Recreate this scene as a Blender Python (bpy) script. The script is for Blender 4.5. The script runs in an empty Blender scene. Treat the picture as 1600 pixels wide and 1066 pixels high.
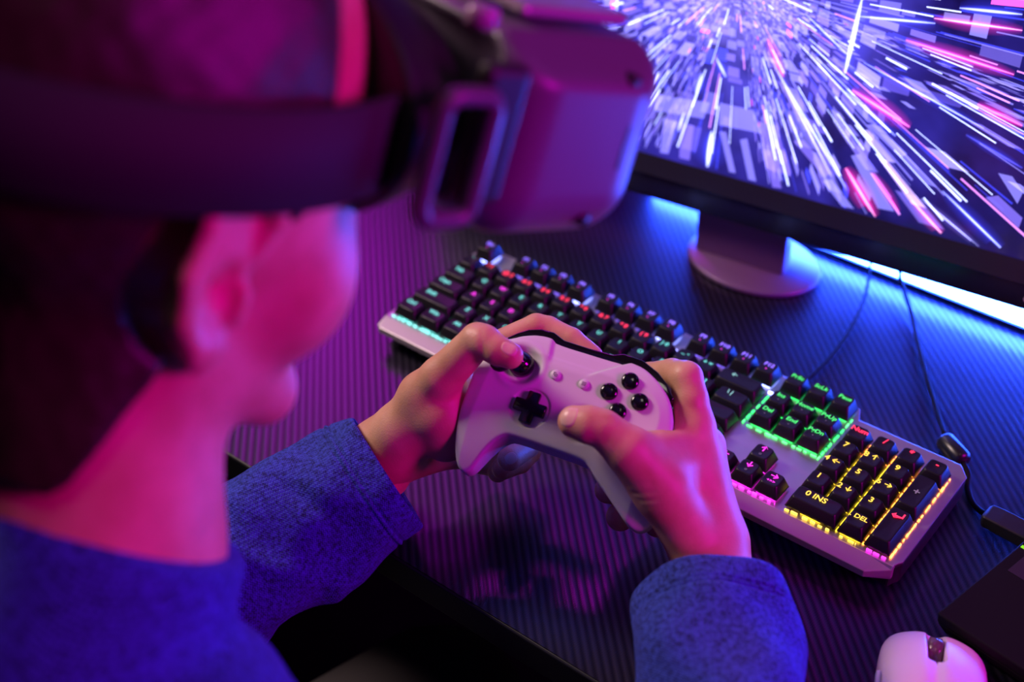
import bpy, math, random
import numpy as np
from mathutils import Vector, Matrix

# ------------------------------------------------------------------ camera, world, lights, exposure
S = bpy.context.scene
COL = S.collection
CAM_C = np.array([0.61032469, -0.58515002, 0.64885212])
CAM_R = np.array([[0.779265842284339, 0.6263084717556202, -0.021964636480017063],
                  [0.3717080743918338, -0.49013654327121126, -0.7884156748694842],
                  [-0.5045570874345883, 0.6062209722165084, -0.614750582238079]])   # rows: right, down, forward
FPX = 2050.0
cd = bpy.data.cameras.new('camera'); cam = bpy.data.objects.new('camera', cd); COL.objects.link(cam)
r_, d_, f_ = CAM_R
cam.matrix_world = Matrix(((r_[0], -d_[0], -f_[0], CAM_C[0]), (r_[1], -d_[1], -f_[1], CAM_C[1]),
                           (r_[2], -d_[2], -f_[2], CAM_C[2]), (0, 0, 0, 1)))
cd.sensor_width = 36; cd.lens = FPX * 36 / 1600; cd.clip_start = .02; cd.clip_end = 60
cd.dof.use_dof = True; cd.dof.focus_distance = .845; cd.dof.aperture_fstop = 3.4
S.camera = cam
S.view_settings.view_transform = 'Standard'; S.view_settings.look = 'None'
S.view_settings.gamma = 1; S.view_settings.use_curve_mapping = False
S.view_settings.exposure = 0.0

w = bpy.data.worlds.new('world'); S.world = w; w.use_nodes = True
w.node_tree.nodes['Background'].inputs[0].default_value = (.25, .05, .6, 1)
w.node_tree.nodes['Background'].inputs[1].default_value = .012

def area(name, loc, target, size, power, col, sy=None):
    l = bpy.data.lights.new(name, 'AREA'); l.energy = power; l.color = col
    l.shape = 'RECTANGLE'; l.size = size; l.size_y = sy or size
    o = bpy.data.objects.new(name, l); COL.objects.link(o); o.location = loc
    o.rotation_euler = (Vector(target) - Vector(loc)).to_track_quat('-Z', 'Y').to_euler()
    return o
area('magenta_side_lamp', (1.55, .05, .75), (.25, -.2, .2), .35, 15, (1, .0, .85), .5)
area('weak_ceiling_lamp', (.5, -.45, 2.1), (.2, -.1, .1), .3, 1.6, (1, .88, .85))
area('purple_wall_lamp', (-1.65, 1.20, 1.35), (-.2, .1, .0), .50, 7.5, (.80, .0, 1), .7)
area('magenta_ceiling_lamp', (-.85, 1.30, 2.50), (.2, -.1, 0), .40, 5.5, (.9, .0, 1), .20)
area('white_room_lamp', (-.72, -.25, .90), (.2, -.1, .1), .30, 13, (1, .73, .70))
area('violet_room_lamp', (1.0, .9, 1.5), (.3, -.1, .1), .5, 1.3, (.30, .16, 1))

# ------------------------------------------------------------------ helpers
def W(px, py, d):                       # a point seen at (px, py) at depth d from the camera, in metres
    return CAM_C + CAM_R.T @ (np.array([(px - 800) / FPX, (py - 533) / FPX, 1.0]) * d)
def Wz(px, py, z=0.0):
    d = CAM_R.T @ np.array([(px - 800) / FPX, (py - 533) / FPX, 1.0])
    return CAM_C + d * (z - CAM_C[2]) / d[2]
def unit(v):
    v = np.asarray(v, float); return v / np.linalg.norm(v)

def nodes_of(m): return m.node_tree.nodes, m.node_tree.links
def mat(name, col, rough=.5, metal=0.0, spec=.5, emit=None, es=0.0, coat=0.0, alpha=1.0, sss=0.0):
    m = bpy.data.materials.new(name); m.use_nodes = True
    b = m.node_tree.nodes['Principled BSDF']
    b.inputs['Base Color'].default_value = (*col, 1); b.inputs['Roughness'].default_value = rough
    b.inputs['Metallic'].default_value = metal; b.inputs['Specular IOR Level'].default_value = spec
    b.inputs['Coat Weight'].default_value = coat
    if sss:
        b.inputs['Subsurface Weight'].default_value = sss
        b.inputs['Subsurface Radius'].default_value = (1, .35, .2); b.inputs['Subsurface Scale'].default_value = .004
    if emit is not None:
        b.inputs['Emission Color'].default_value = (*emit, 1); b.inputs['Emission Strength'].default_value = es
    return m
def noise_bump(m, scale, strength, dist=.0005, detail=4, coord='Object', rough_var=0.0, colvar=None, rough=.6):
    N, L = nodes_of(m); b = N['Principled BSDF']
    tc = N.new('ShaderNodeTexCoord'); nz = N.new('ShaderNodeTexNoise')
    nz.inputs['Scale'].default_value = scale; nz.inputs['Detail'].default_value = detail
    nz.inputs['Roughness'].default_value = rough
    L.new(tc.outputs[coord], nz.inputs['Vector'])
    bp = N.new('ShaderNodeBump'); bp.inputs['Strength'].default_value = strength; bp.inputs['Distance'].default_value = dist
    L.new(nz.outputs['Fac'], bp.inputs['Height']); L.new(bp.outputs['Normal'], b.inputs['Normal'])
    if colvar:
        rp = N.new('ShaderNodeValToRGB'); rp.color_ramp.elements[0].color = (*colvar[0], 1); rp.color_ramp.elements[1].color = (*colvar[1], 1)
        rp.color_ramp.elements[0].position = .35; rp.color_ramp.elements[1].position = .65
        n2 = N.new('ShaderNodeTexNoise'); n2.inputs['Scale'].default_value = colvar[2]; n2.inputs['Detail'].default_value = 5
        L.new(tc.outputs[coord], n2.inputs['Vector']); L.new(n2.outputs['Fac'], rp.inputs['Fac']); L.new(rp.outputs['Color'], b.inputs['Base Color'])
    return m

def link(name, me, m=None, parent=None, smooth=True, **props):
    o = bpy.data.objects.new(name, me); COL.objects.link(o)
    if m is not None and not me.materials: me.materials.append(m)
    if smooth and isinstance(me, bpy.types.Mesh):
        me.shade_smooth()
    if parent is not None: o.parent = parent
    for k, v in props.items(): o[k] = v
    return o
def mesh(name, V, F, uv=None):
    me = bpy.data.meshes.new(name)
    me.from_pydata([tuple(map(float, v)) for v in V], [], [tuple(int(i) for i in f) for f in F]); me.update()
    if uv is not None:
        ul = me.uv_layers.new(name='UVMap')
        vi = np.zeros(len(me.loops), dtype=np.int32); me.loops.foreach_get('vertex_index', vi)
        ul.data.foreach_set('uv', np.asarray(uv, dtype=np.float32)[vi].ravel())
    return me
def empty(name, loc, label, cat, group=None, rot=None):
    o = bpy.data.objects.new(name, None); COL.objects.link(o); o.location = loc
    if rot is not None: o.rotation_euler = rot
    o.empty_display_size = .02
    o['label'] = label; o['category'] = cat
    if group: o['group'] = group
    return o

class MB:
    """collects simple solids into one mesh"""
    def __init__(s): s.V = []; s.F = []
    def add(s, V, F):
        n = len(s.V); s.V += [tuple(v) for v in V]; s.F += [tuple(i + n for i in f) for f in F]; return s
    def box(s, x0, x1, y0, y1, z0, z1):
        V = [(x, y, z) for z in (z0, z1) for y in (y0, y1) for x in (x0, x1)]
        return s.add(V, [(0, 2, 3, 1), (4, 5, 7, 6), (0, 1, 5, 4), (2, 6, 7, 3), (0, 4, 6, 2), (1, 3, 7, 5)])
    def prism(s, poly, z0, z1, top=None, bottom=None):
        n = len(poly); tp = top or poly; bt = bottom or poly
        V = [(x, y, z0) for x, y in bt] + [(x, y, z1) for x, y in tp]
        F = [tuple(range(n))[::-1], tuple(range(n, 2 * n))] + [(i, (i + 1) % n, n + (i + 1) % n, n + i) for i in range(n)]
        return s.add(V, F)
    def loft(s, rings, close=True, caps=True):
        n = len(rings[0]); V = [p for r in rings for p in r]; F = []
        for i in range(len(rings) - 1):
            for j in range(n if close else n - 1):
                a = i * n + j; b = i * n + (j + 1) % n
                F.append((a, b, b + n, a + n))
        if caps: F += [tuple(range(n))[::-1], tuple(range((len(rings) - 1) * n, len(rings) * n))]
        return s.add(V, F)
    def tube(s, pts, r, n=12, caps=True):
        P = [np.asarray(p, float) for p in pts]; rr = r if hasattr(r, '__len__') else [r] * len(P)
        up = np.array([0, 0, 1.0]); rings = []; prev = None
        for i, p in enumerate(P):
            t = unit(P[min(i + 1, len(P) - 1)] - P[max(i - 1, 0)])
            if prev is None:
                a = np.cross(t, up)
                if np.linalg.norm(a) < 1e-3: a = np.cross(t, [1, 0, 0])
            else: a = prev - t * (prev @ t)
            a = unit(a); prev = a; b = np.cross(t, a)
            rings.append([tuple(p + rr[i] * (math.cos(q) * a + math.sin(q) * b)) for q in [2 * math.pi * k / n for k in range(n)]])
        return s.loft(rings, caps=caps)
    def lathe(s, prof, n=32, c=(0, 0, 0)):
        rings = [[(c[0] + r * math.cos(2 * math.pi * k / n), c[1] + r * math.sin(2 * math.pi * k / n), c[2] + z) for k in range(n)] for r, z in prof]
        return s.loft(rings)
    def me(s, name='m'): return mesh(name, s.V, s.F)
def bevel(o, wd, seg=2, angle=30):
    b = o.modifiers.new('edge_rounding', 'BEVEL'); b.width = wd; b.segments = seg; b.limit_method = 'ANGLE'; b.angle_limit = math.radians(angle)
    return o
def catmull(P, n=8):
    P = [np.asarray(p, float) for p in P]; P = [2 * P[0] - P[1]] + P + [2 * P[-1] - P[-2]]; out = []
    for i in range(1, len(P) - 2):
        for k in range(n):
            t = k / n; p0, p1, p2, p3 = P[i - 1:i + 3]
            out.append(.5 * (2 * p1 + (p2 - p0) * t + (2 * p0 - 5 * p1 + 4 * p2 - p3) * t * t + (3 * p1 - p0 - 3 * p2 + p3) * t ** 3))
    out.append(P[-2]); return out

# ---- distance-field modelling: smooth unions turned into a mesh (surface nets)
def rcone(p, a, b, r1, r2):
    a = np.asarray(a, float); b = np.asarray(b, float); ba = b - a; l2 = ba @ ba; rr = r1 - r2; a2 = max(l2 - rr * rr, 1e-12); il2 = 1 / l2
    pa = p - a; y = pa @ ba; z = y - l2
    q = pa * l2 - y[:, None] * ba; x2 = np.einsum('ij,ij->i', q, q); y2 = y * y * l2; z2 = z * z * l2
    k = np.sign(rr) * rr * rr * x2
    c1 = np.sign(z) * a2 * z2 > k; c2 = np.sign(y) * a2 * y2 < k
    d3 = (np.sqrt(np.maximum(x2 * a2 * il2, 0)) + y * rr) * il2 - r1
    d1 = np.sqrt(np.maximum(x2 + z2, 0)) * il2 - r2; d2 = np.sqrt(np.maximum(x2 + y2, 0)) * il2 - r1
    return np.where(c1, d1, np.where(c2, d2, d3))
def ellip(p, c, ax, rad):
    q = (p - np.asarray(c)) @ np.asarray(ax).T; r = np.asarray(rad, float)
    k0 = np.linalg.norm(q / r, axis=1); k1 = np.linalg.norm(q / (r * r), axis=1) + 1e-9
    return k0 * (k0 - 1) / k1
def smin(a, b, k):
    h = np.maximum(k - np.abs(a - b), 0) / k; return np.minimum(a, b) - h * h * h * k / 6
def smax(a, b, k): return -smin(-a, -b, k)
def chunked(f, P, n=400000):
    return np.concatenate([f(P[i:i + n]) for i in range(0, len(P), n)])
def nets(f, lo, hi, h, project=2):
    lo = np.asarray(lo, float); hi = np.asarray(hi, float)
    N = np.maximum(((hi - lo) / h).astype(int) + 2, 3)
    ax = [lo[i] + h * np.arange(N[i]) for i in range(3)]
    G = np.stack(np.meshgrid(*ax, indexing='ij'), -1).reshape(-1, 3)
    D = chunked(f, G).reshape(N); del G
    neg = D < 0; nc = N - 1
    cnt = np.zeros(nc, np.int16); acc = np.zeros((*nc, 3))
    cor = [(i, j, k) for i in (0, 1) for j in (0, 1) for k in (0, 1)]
    def sub(A, c): return A[c[0]:c[0] + nc[0], c[1]:c[1] + nc[1], c[2]:c[2] + nc[2]]
    for c in cor:
        for x in range(3):
            if c[x] == 0:
                e = list(c); e[x] = 1; a = sub(D, c); b = sub(D, e); m = sub(neg, c) != sub(neg, e)
                t = np.where(m, a / np.where(m, a - b, 1), 0); cnt += m
                for y in range(3): acc[..., y] += np.where(m, (t if y == x else c[y]), 0)
    act = cnt > 0; idx = -np.ones(nc, np.int64); idx[act] = np.arange(act.sum())
    ijk = np.argwhere(act); V = lo + h * (ijk + acc[act] / cnt[act][:, None])
    F = []
    for x in range(3):
        y, z = (x + 1) % 3, (x + 2) % 3
        s0 = [slice(None)] * 3; s1 = [slice(None)] * 3; s0[x] = slice(0, -1); s1[x] = slice(1, None)
        m = neg[tuple(s0)] != neg[tuple(s1)]; inside = neg[tuple(s0)]
        E_ = np.argwhere(m); ins = inside[m]
        ok = (E_[:, y] > 0) & (E_[:, z] > 0) & (E_[:, y] < nc[y]) & (E_[:, z] < nc[z]); E_ = E_[ok]; ins = ins[ok]
        q = []
        for dy, dz in ((1, 1), (0, 1), (0, 0), (1, 0)):
            e = E_.copy(); e[:, y] -= dy; e[:, z] -= dz; q.append(idx[e[:, 0], e[:, 1], e[:, 2]])
        q = np.stack(q, 1); q[~ins] = q[~ins][:, ::-1]; F.append(q)
    F = np.concatenate(F); F = F[(F >= 0).all(1)]
    for _ in range(project): V = to_level(f, V, 0.0, h)
    return V, F
def grad(f, V, e=1e-4):
    g = np.stack([chunked(f, V + np.eye(3)[i] * e) - chunked(f, V - np.eye(3)[i] * e) for i in range(3)], 1) / (2 * e)
    return g
def to_level(f, V, lev, h, damp=.9):
    g = grad(f, V); n2 = np.maximum((g * g).sum(1), .05)
    st = ((chunked(f, V) - lev) / n2)[:, None] * g * damp
    l = np.linalg.norm(st, axis=1)[:, None]; st *= np.minimum(1, h * .7 / np.maximum(l, 1e-9))
    return V - st
def net_mesh(name, f, lo, hi, h, project=2):
    V, F = nets(f, lo, hi, h, project); me = bpy.data.meshes.new(name)
    me.vertices.add(len(V)); me.vertices.foreach_set('co', V.astype(np.float32).ravel())
    me.loops.add(F.size); me.loops.foreach_set('vertex_index', F.astype(np.int32).ravel())
    me.polygons.add(len(F)); me.polygons.foreach_set('loop_start', np.arange(0, F.size, 4, dtype=np.int32))
    me.update(calc_edges=True); me.validate(); return me
def bounds(P, pad): P = np.asarray(P); return P.min(0) - pad, P.max(0) + pad
def join_meshes(name, mes):
    V = []; F = []; n = 0
    for me in mes:
        v = np.zeros(len(me.vertices) * 3, np.float32); me.vertices.foreach_get('co', v); v = v.reshape(-1, 3)
        V.append(v); F += [tuple(i + n for i in p.vertices) for p in me.polygons]; n += len(v)
    return mesh(name, np.concatenate(V), F)
def patch_on(f, c, u, v, ru, rv, lev, n=14, sq=2.6):
    """a thin nail-like shell lying on a distance field around point c"""
    u = unit(u); v = np.asarray(v, float); v = unit(v - (v @ u) * u); P = []; E_ = []
    for i in range(n + 1):
        rr = i / n
        for k in range(28):
            a = 2 * math.pi * k / 28; cs, sn = math.cos(a), math.sin(a)
            m = (abs(cs) ** sq + abs(sn) ** sq) ** (-1 / sq)
            P.append(np.asarray(c) + rr * m * (cs * ru * u + sn * rv * v)); E_.append(rr)
    P = np.array(P); E_ = np.array(E_)
    for _ in range(8): P = to_level(f, P, lev * np.clip((1 - E_) * 6, -1, 1) - .0001 * (E_ > .9), .004)
    F = [(i * 28 + k, i * 28 + (k + 1) % 28, (i + 1) * 28 + (k + 1) % 28, (i + 1) * 28 + k) for i in range(n) for k in range(28)]
    return mesh('nail', P, F)

def text_mesh(txt, size, extrude=0.0):
    cu = bpy.data.curves.new('t', 'FONT'); cu.body = txt; cu.size = size; cu.align_x = 'CENTER'; cu.align_y = 'CENTER'; cu.extrude = extrude
    cu.offset = size * .02; cu.resolution_u = 3
    o = bpy.data.objects.new('t', cu); COL.objects.link(o)
    bpy.context.view_layer.update()
    me = bpy.data.meshes.new_from_object(o.evaluated_get(bpy.context.evaluated_depsgraph_get()))
    bpy.data.objects.remove(o); bpy.data.curves.remove(cu)
    return me

random.seed(4); rng = np.random.default_rng(7)

# ------------------------------------------------------------------ setting
def carbon():
    m = mat('carbon_fibre', (.012, .012, .016), .28, 0, .6)
    N, L = nodes_of(m); b = N['Principled BSDF']; b.inputs['Specular Tint'].default_value = (.72, .6, 1, 1)
    tc = N.new('ShaderNodeTexCoord'); sp = N.new('ShaderNodeSeparateXYZ'); L.new(tc.outputs['Object'], sp.inputs[0])
    def mth(op, a, b2=None):
        n = N.new('ShaderNodeMath'); n.operation = op
        for i, v in enumerate((a, b2)):
            if v is None: continue
            if isinstance(v, (int, float)): n.inputs[i].default_value = v
            else: L.new(v, n.inputs[i])
        return n.outputs[0]
    d = mth('ADD', sp.outputs[0], sp.outputs[1])                      # across the twill ribs
    rib = mth('SINE', mth('MULTIPLY', d, 2 * math.pi / (.0054 * math.sqrt(2))))
    e = mth('SUBTRACT', sp.outputs[0], sp.outputs[1])
    thr = mth('SINE', mth('ADD', mth('MULTIPLY', sp.outputs[0], 2 * math.pi / .0013), mth('MULTIPLY', mth('SIGN', rib), 1.6)))
    h = mth('ADD', mth('MULTIPLY', rib, .5), mth('MULTIPLY', thr, .13))
    bp = N.new('ShaderNodeBump'); bp.inputs['Strength'].default_value = .22; bp.inputs['Distance'].default_value = .0005
    L.new(h, bp.inputs['Height']); L.new(bp.outputs['Normal'], b.inputs['Normal'])
    mr = N.new('ShaderNodeMapRange'); mr.inputs[1].default_value = -.6; mr.inputs[2].default_value = .6
    mr.inputs[3].default_value = .46; mr.inputs[4].default_value = .34; b.inputs['Coat Weight'].default_value = .45; b.inputs['Coat Roughness'].default_value = .16; b.inputs['Coat Tint'].default_value = (.8, .7, 1, 1)
    L.new(bp.outputs['Normal'], b.inputs['Coat Normal']); L.new(h, mr.inputs[0]); L.new(mr.outputs[0], b.inputs['Roughness'])
    rp = N.new('ShaderNodeMapRange'); rp.inputs[1].default_value = -.6; rp.inputs[2].default_value = .6
    rp.inputs[3].default_value = .22; rp.inputs[4].default_value = .9; L.new(h, rp.inputs[0]); L.new(rp.outputs[0], b.inputs['Specular IOR Level'])
    cr = N.new('ShaderNodeValToRGB'); cr.color_ramp.elements[0].color = (.004, .004, .006, 1); cr.color_ramp.elements[1].color = (.016, .016, .018, 1)
    cr.color_ramp.elements[0].position = .35; cr.color_ramp.elements[1].position = .75
    ad = mth('ADD', mth('MULTIPLY', h, .6), .5); L.new(ad, cr.inputs['Fac']); L.new(cr.outputs['Color'], b.inputs['Base Color'])
    return m
M_carbon = carbon()
desk = empty('desk', (.2, .1, 0), 'black desk with a ribbed carbon-fibre top under the keyboard and monitor', 'desk')
M_blackmetal = mat('black_metal', (.01, .01, .012), .5)
o = link('desk_top', MB().box(-1.0, .75, -.275, .32, -.028, -.0008).me(), M_blackmetal, desk, smooth=False); bevel(o, .002, 3)
o = link('carbon_sheet', MB().box(-.9985, .7485, -.2735, .3185, -.0010, 0).me(), M_carbon, desk, smooth=False)
for x in (-.9, .62):
    o = link('leg', MB().box(x - .2 + .03, x - .2 + .08, -.2, .25, -.75, -.028).me(), M_blackmetal, desk, smooth=False); bevel(o, .004)
fl = link('floor', MB().box(-3, 3, -3, 2.2, -.80, -.75).me(), noise_bump(mat('dark_floor', (.003, .003, .004), .95, 0, .1), 40, .2), None, False); fl['kind'] = 'structure'
wl = link('wall_back', MB().box(-3, 3, 1.6, 1.7, -.75, 2.2).me(), noise_bump(mat('dark_wall', (.05, .045, .06), .8), 60, .2), None, False); wl['kind'] = 'structure'

# ------------------------------------------------------------------ LED bar behind the monitor
lb = empty('light_bar', (.4, .317, .003), 'glowing blue-white light bar lying on the desk behind the monitor', 'lamp'); lb.rotation_euler[2] = -.026
M_led = mat('led_glow', (.8, .9, 1), .4, emit=(.022, .085, 1), es=165)
def bar_mesh():
    n = 14; rings = []
    for x in (-.365, -.362, .50, .503):
        s_ = .7 if abs(x) in (.365, .503) else 1
        rings.append([(x, .0095 * s_ * math.cos(2 * math.pi * k / n), .0095 + .0095 * s_ * math.sin(2 * math.pi * k / n)) for k in range(n)])
    return MB().loft(rings).me()
link('diffuser_tube', bar_mesh(), M_led, lb)
o = link('base_rail', MB().box(-.367, .505, -.0085, .0085, -.003, .0025).me(), M_blackmetal, lb, False)
o = link('end_cap', MB().box(-.375, -.363, -.011, .011, -.003, .02).me(), M_blackmetal, lb, False); bevel(o, .002)

# ------------------------------------------------------------------ monitor
TH = math.radians(6.3); TILT = math.radians(6)
MX = np.array([math.cos(TH), math.sin(TH), 0]); MYh = np.array([-math.sin(TH), math.cos(TH), 0])
MU = MYh * math.sin(TILT) + np.array([0, 0, math.cos(TILT)]); MN = np.cross(MX, MU)   # MN points at the viewer
MO = np.array([.1675, .232, .056])
def scr(px, py):
    d = CAM_R.T @ np.array([(px - 800) / FPX, (py - 533) / FPX, 1.0]); t = ((MO - CAM_C) @ MN) / (d @ MN)
    p = CAM_C + d * t - MO; return (p @ MX, p @ MU)
mon = empty('monitor', (0, 0, 0), 'large black flat monitor showing a blue light-streak tunnel behind the keyboard', 'monitor')
mon.matrix_world = Matrix(((MX[0], MU[0], MN[0], MO[0]), (MX[1], MU[1], MN[1], MO[1]), (MX[2], MU[2], MN[2], MO[2]), (0, 0, 0, 1)))
M_mon = mat('monitor_plastic', (.018, .018, .022), .42); M_monb = mat('monitor_bezel', (.022, .024, .036), .35)
XL, XR, YB, YT = -.312, .300, .0405, .378
o = link('housing', MB().box(XL - .008, XR + .008, 0, YT + .008, -.028, -.004).me(), M_mon, mon, False); bevel(o, .003, 3)
mb = MB()
mb.box(XL - .008, XR + .008, .0225, YB, -.004, .0015); mb.box(XL - .008, XR + .008, YT, YT + .008, -.004, .0015)
mb.box(XL - .008, XL, YB, YT, -.004, .0015); mb.box(XR, XR + .008, YB, YT, -.004, .0015)
link('bezel', mb.me(), M_monb, mon, False)
o = link('chin', MB().box(XL - .006, XR + .006, .001, .0225, -.006, -.0010).me(), mat('chin_gloss', (.008, .008, .012), .2), mon, False)
# the lit panel: dark blue base with a soft glow around the vanishing point
VPX, VPY = -.020, .200
def panel_mat():
    m = mat('display_panel', (.01, .01, .02), .12, emit=(0, 0, 0), es=1.0)
    N, L = nodes_of(m); b = N['Principled BSDF']
    tc = N.new('ShaderNodeTexCoord'); mp = N.new('ShaderNodeMapping'); mp.inputs['Location'].default_value = (-VPX, -VPY, 0)
    L.new(tc.outputs['Object'], mp.inputs['Vector'])
    ln = N.new('ShaderNodeVectorMath'); ln.operation = 'LENGTH'; L.new(mp.outputs[0], ln.inputs[0])
    cr = N.new('ShaderNodeValToRGB'); e = cr.color_ramp.elements
    e[0].position = 0; e[0].color = (.42, .33, 1.5, 1); e[1].position = 1; e[1].color = (.008, .006, .09, 1)
    x = e.new(.25); x.color = (.10, .08, .75, 1); x = e.new(.55); x.color = (.03, .022, .34, 1)
    dv = N.new('ShaderNodeMath'); dv.operation = 'MULTIPLY'; dv.inputs[1].default_value = 3.6; L.new(ln.outputs['Value'], dv.inputs[0]); L.new(dv.outputs[0], cr.inputs['Fac'])
    nz = N.new('ShaderNodeTexNoise'); nz.inputs['Scale'].default_value = 16; nz.inputs['Detail'].default_value = 3; L.new(tc.outputs['Object'], nz.inputs['Vector'])
    mx = N.new('ShaderNodeMix'); mx.data_type = 'RGBA'; mx.blend_type = 'MULTIPLY'; mx.inputs['Factor'].default_value = 1
    r2 = N.new('ShaderNodeValToRGB'); r2.color_ramp.elements[0].position = .3; r2.color_ramp.elements[0].color = (.15, .15, .2, 1); r2.color_ramp.elements[1].position = .7; r2.color_ramp.elements[1].color = (1.5, 1.5, 1.5, 1)
    L.new(nz.outputs['Fac'], r2.inputs['Fac']); L.new(cr.outputs['Color'], mx.inputs['A']); L.new(r2.outputs['Color'], mx.inputs['B'])
    L.new(mx.outputs['Result'], b.inputs['Emission Color']); b.inputs['Emission Strength'].default_value = 1.0
    return m
disp = link('display', MB().box(XL, XR, YB, YT, -.004, .0005).me(), panel_mat(), mon, False)
# the tunnel picture: bright facets and streaks radiating from the vanishing point, coloured per corner
PV, PF, PC = [], [], []
def clip_ok(q): return all(XL + .001 < x < XR - .001 and YB + .001 < y < YT - .001 for x, y in q)
def quad(q, c, lay, c2=None):
    if not clip_ok(q): return
    c2 = c2 or c
    if q[0][1] > .236: c = (c[0] * .08, c[1] * .06, c[2] * .6); c2 = (c2[0] * .08, c2[1] * .06, c2[2] * .6)      # unseen upper half, dimmed and tinted blue to colour its reflection in the desk
    n = len(PV); PV.extend([(x, y, .0007 + lay * .00004) for x, y in q]); PF.append((n, n + 1, n + 2, n + 3))
    PC.extend([c, c, c2, c2])
def radial(a, r0, r1, w_, c, lay, c2=None, flare=1.0):
    ca, sa = math.cos(a), math.sin(a); x0, y0 = VPX + r0 * ca, VPY + r0 * sa; x1, y1 = VPX + r1 * ca, VPY + r1 * sa
    w0 = w_ * (r0 / r1 if flare else 1); n = (-sa, ca)
    quad([(x0 - n[0] * w0, y0 - n[1] * w0), (x0 + n[0] * w0, y0 + n[1] * w0), (x1 + n[0] * w_, y1 + n[1] * w_), (x1 - n[0] * w_, y1 - n[1] * w_)], c, lay, c2)
LAV = (.25, .22, .90); WHT = (1.5, 1.7, 3.2); BLU = (.04, .05, .9); PNK = (1.8, .16, .9); DRK = (.006, .005, .05); VIO = (.20, .14, .75)
nr = random.Random(11)
DARK = [[scr(*p) for p in f] for f in ([(1395, 262), (1455, 246), (1592, 330), (1570, 398)], [(1360, 165), (1440, 150), (1598, 245), (1560, 290)], [(1200, 300), (1240, 255), (1262, 325), (1240, 315)],
          [(1130, 235), (1160, 200), (1190, 270), (1165, 275)], [(1340, 60), (1460, 90), (1500, 140), (1360, 110)], [(1288, 225), (1325, 215), (1400, 300), (1385, 330)], [(1350, 120), (1400, 110), (1480, 200), (1420, 200)])]
def in_dark(x, y):
    for P in DARK:
        s_ = [(P[(i + 1) % 4][0] - P[i][0]) * (y - P[i][1]) - (P[(i + 1) % 4][1] - P[i][1]) * (x - P[i][0]) for i in range(4)]
        if all(v > 0 for v in s_) or all(v < 0 for v in s_): return True
    return False
# tunnel walls: four planes of tiles seen in perspective (floor y=-h, ceiling, sides)
for side in range(4) if True else ():
    for lane in range(-40, 41):
        z = .5 + nr.random() * .2 + (1.0 if side in (1, 3) else 0)
        lw = .013
        while z < 30:
            dz = (.08 + nr.random() * .40) * (1 + z * .12)
            u0 = lane * lw * 1.0 + nr.uniform(-.004, .004); u1 = u0 + lw * nr.choice([.35, .5, .8, .9, .9])
            h = .16 if side in (0, 2) else .30
            h *= 1 + .06 * nr.choice([0, 0, 1, 2])
            r = nr.random()
            if r < (.60 if z > 2.5 else .38):
                k = nr.choice([LAV, LAV, VIO, VIO, BLU, LAV, (.30, .26, .8), (.16, .12, .6)])
                g = nr.uniform(.45, 1.25) * (1 + .9 * min(z / 10, 1)); c = tuple(v * g for v in k)
                if nr.random() < .02: c = PNK
                def pj(u, zz):
                    a, b2 = (u * 2.2 / zz, h / zz)
                    if side == 0: return VPX + a, VPY - b2
                    if side == 2: return VPX + a, VPY + b2
                    if side == 1: return VPX + b2, VPY + a
                    return VPX - b2, VPY + a
                q = [pj(u0, z), pj(u1, z), pj(u1, z + dz * .85), pj(u0, z + dz * .85)]
                if in_dark(sum(v[0] for v in q) / 4, sum(v[1] for v in q) / 4) and nr.random() < .93: continue
                quad(q, c, 1)
            z += dz
for i in range(900):
    a = nr.uniform(0, 2 * math.pi); r0 = nr.uniform(.02, .28); ln_ = nr.uniform(.01, .07) * (r0 / .12) ** .8
    c = nr.choice([WHT, WHT, LAV, BLU, LAV, BLU, WHT, BLU, LAV, (1.2, .4, 1.6)]); radial(a, r0, r0 + ln_, nr.uniform(.00015, .0005) * (1 + r0 * 4), c, 3)
def glow(p0, p1, wd, c, halo=BLU):
    """a tapering streak: bright core, light falling off to nothing at the sides and ends"""
    (x0, y0), (x1, y1) = scr(*p0), scr(*p1); dx, dy = x1 - x0, y1 - y0; l = math.hypot(dx, dy); nx, ny = -dy / l, dx / l; Z = (0, 0, 0)
    def strip(w_, cc, lay, n=8):
        for s_ in (-1, 1):
            for k in range(n):
                t0, t1 = k / n, (k + 1) / n; f0, f1 = math.sin(math.pi * (.08 + .84 * t0)) ** .6, math.sin(math.pi * (.08 + .84 * t1)) ** .6
                q = [(x0 + dx * t0, y0 + dy * t0), (x0 + dx * t1, y0 + dy * t1), (x0 + dx * t1 + nx * s_ * w_ * f1, y0 + dy * t1 + ny * s_ * w_ * f1), (x0 + dx * t0 + nx * s_ * w_ * f0, y0 + dy * t0 + ny * s_ * w_ * f0)]
                if not clip_ok(q): continue
                m = len(PV); PV.extend([(x, y, .0007 + lay * .00004) for x, y in q]); PF.append((m, m + 1, m + 2, m + 3))
                PC.extend([tuple(v * f0 for v in cc), tuple(v * f1 for v in cc), Z, Z])
    strip(wd * 9, tuple(v * .45 for v in halo), 4); strip(wd * 3.2, tuple(v * 1.0 for v in halo), 5); strip(wd * 1.1, c, 6)
def facet(pts, c, lay=2): quad([scr(*p) for p in pts], c, lay)
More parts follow.
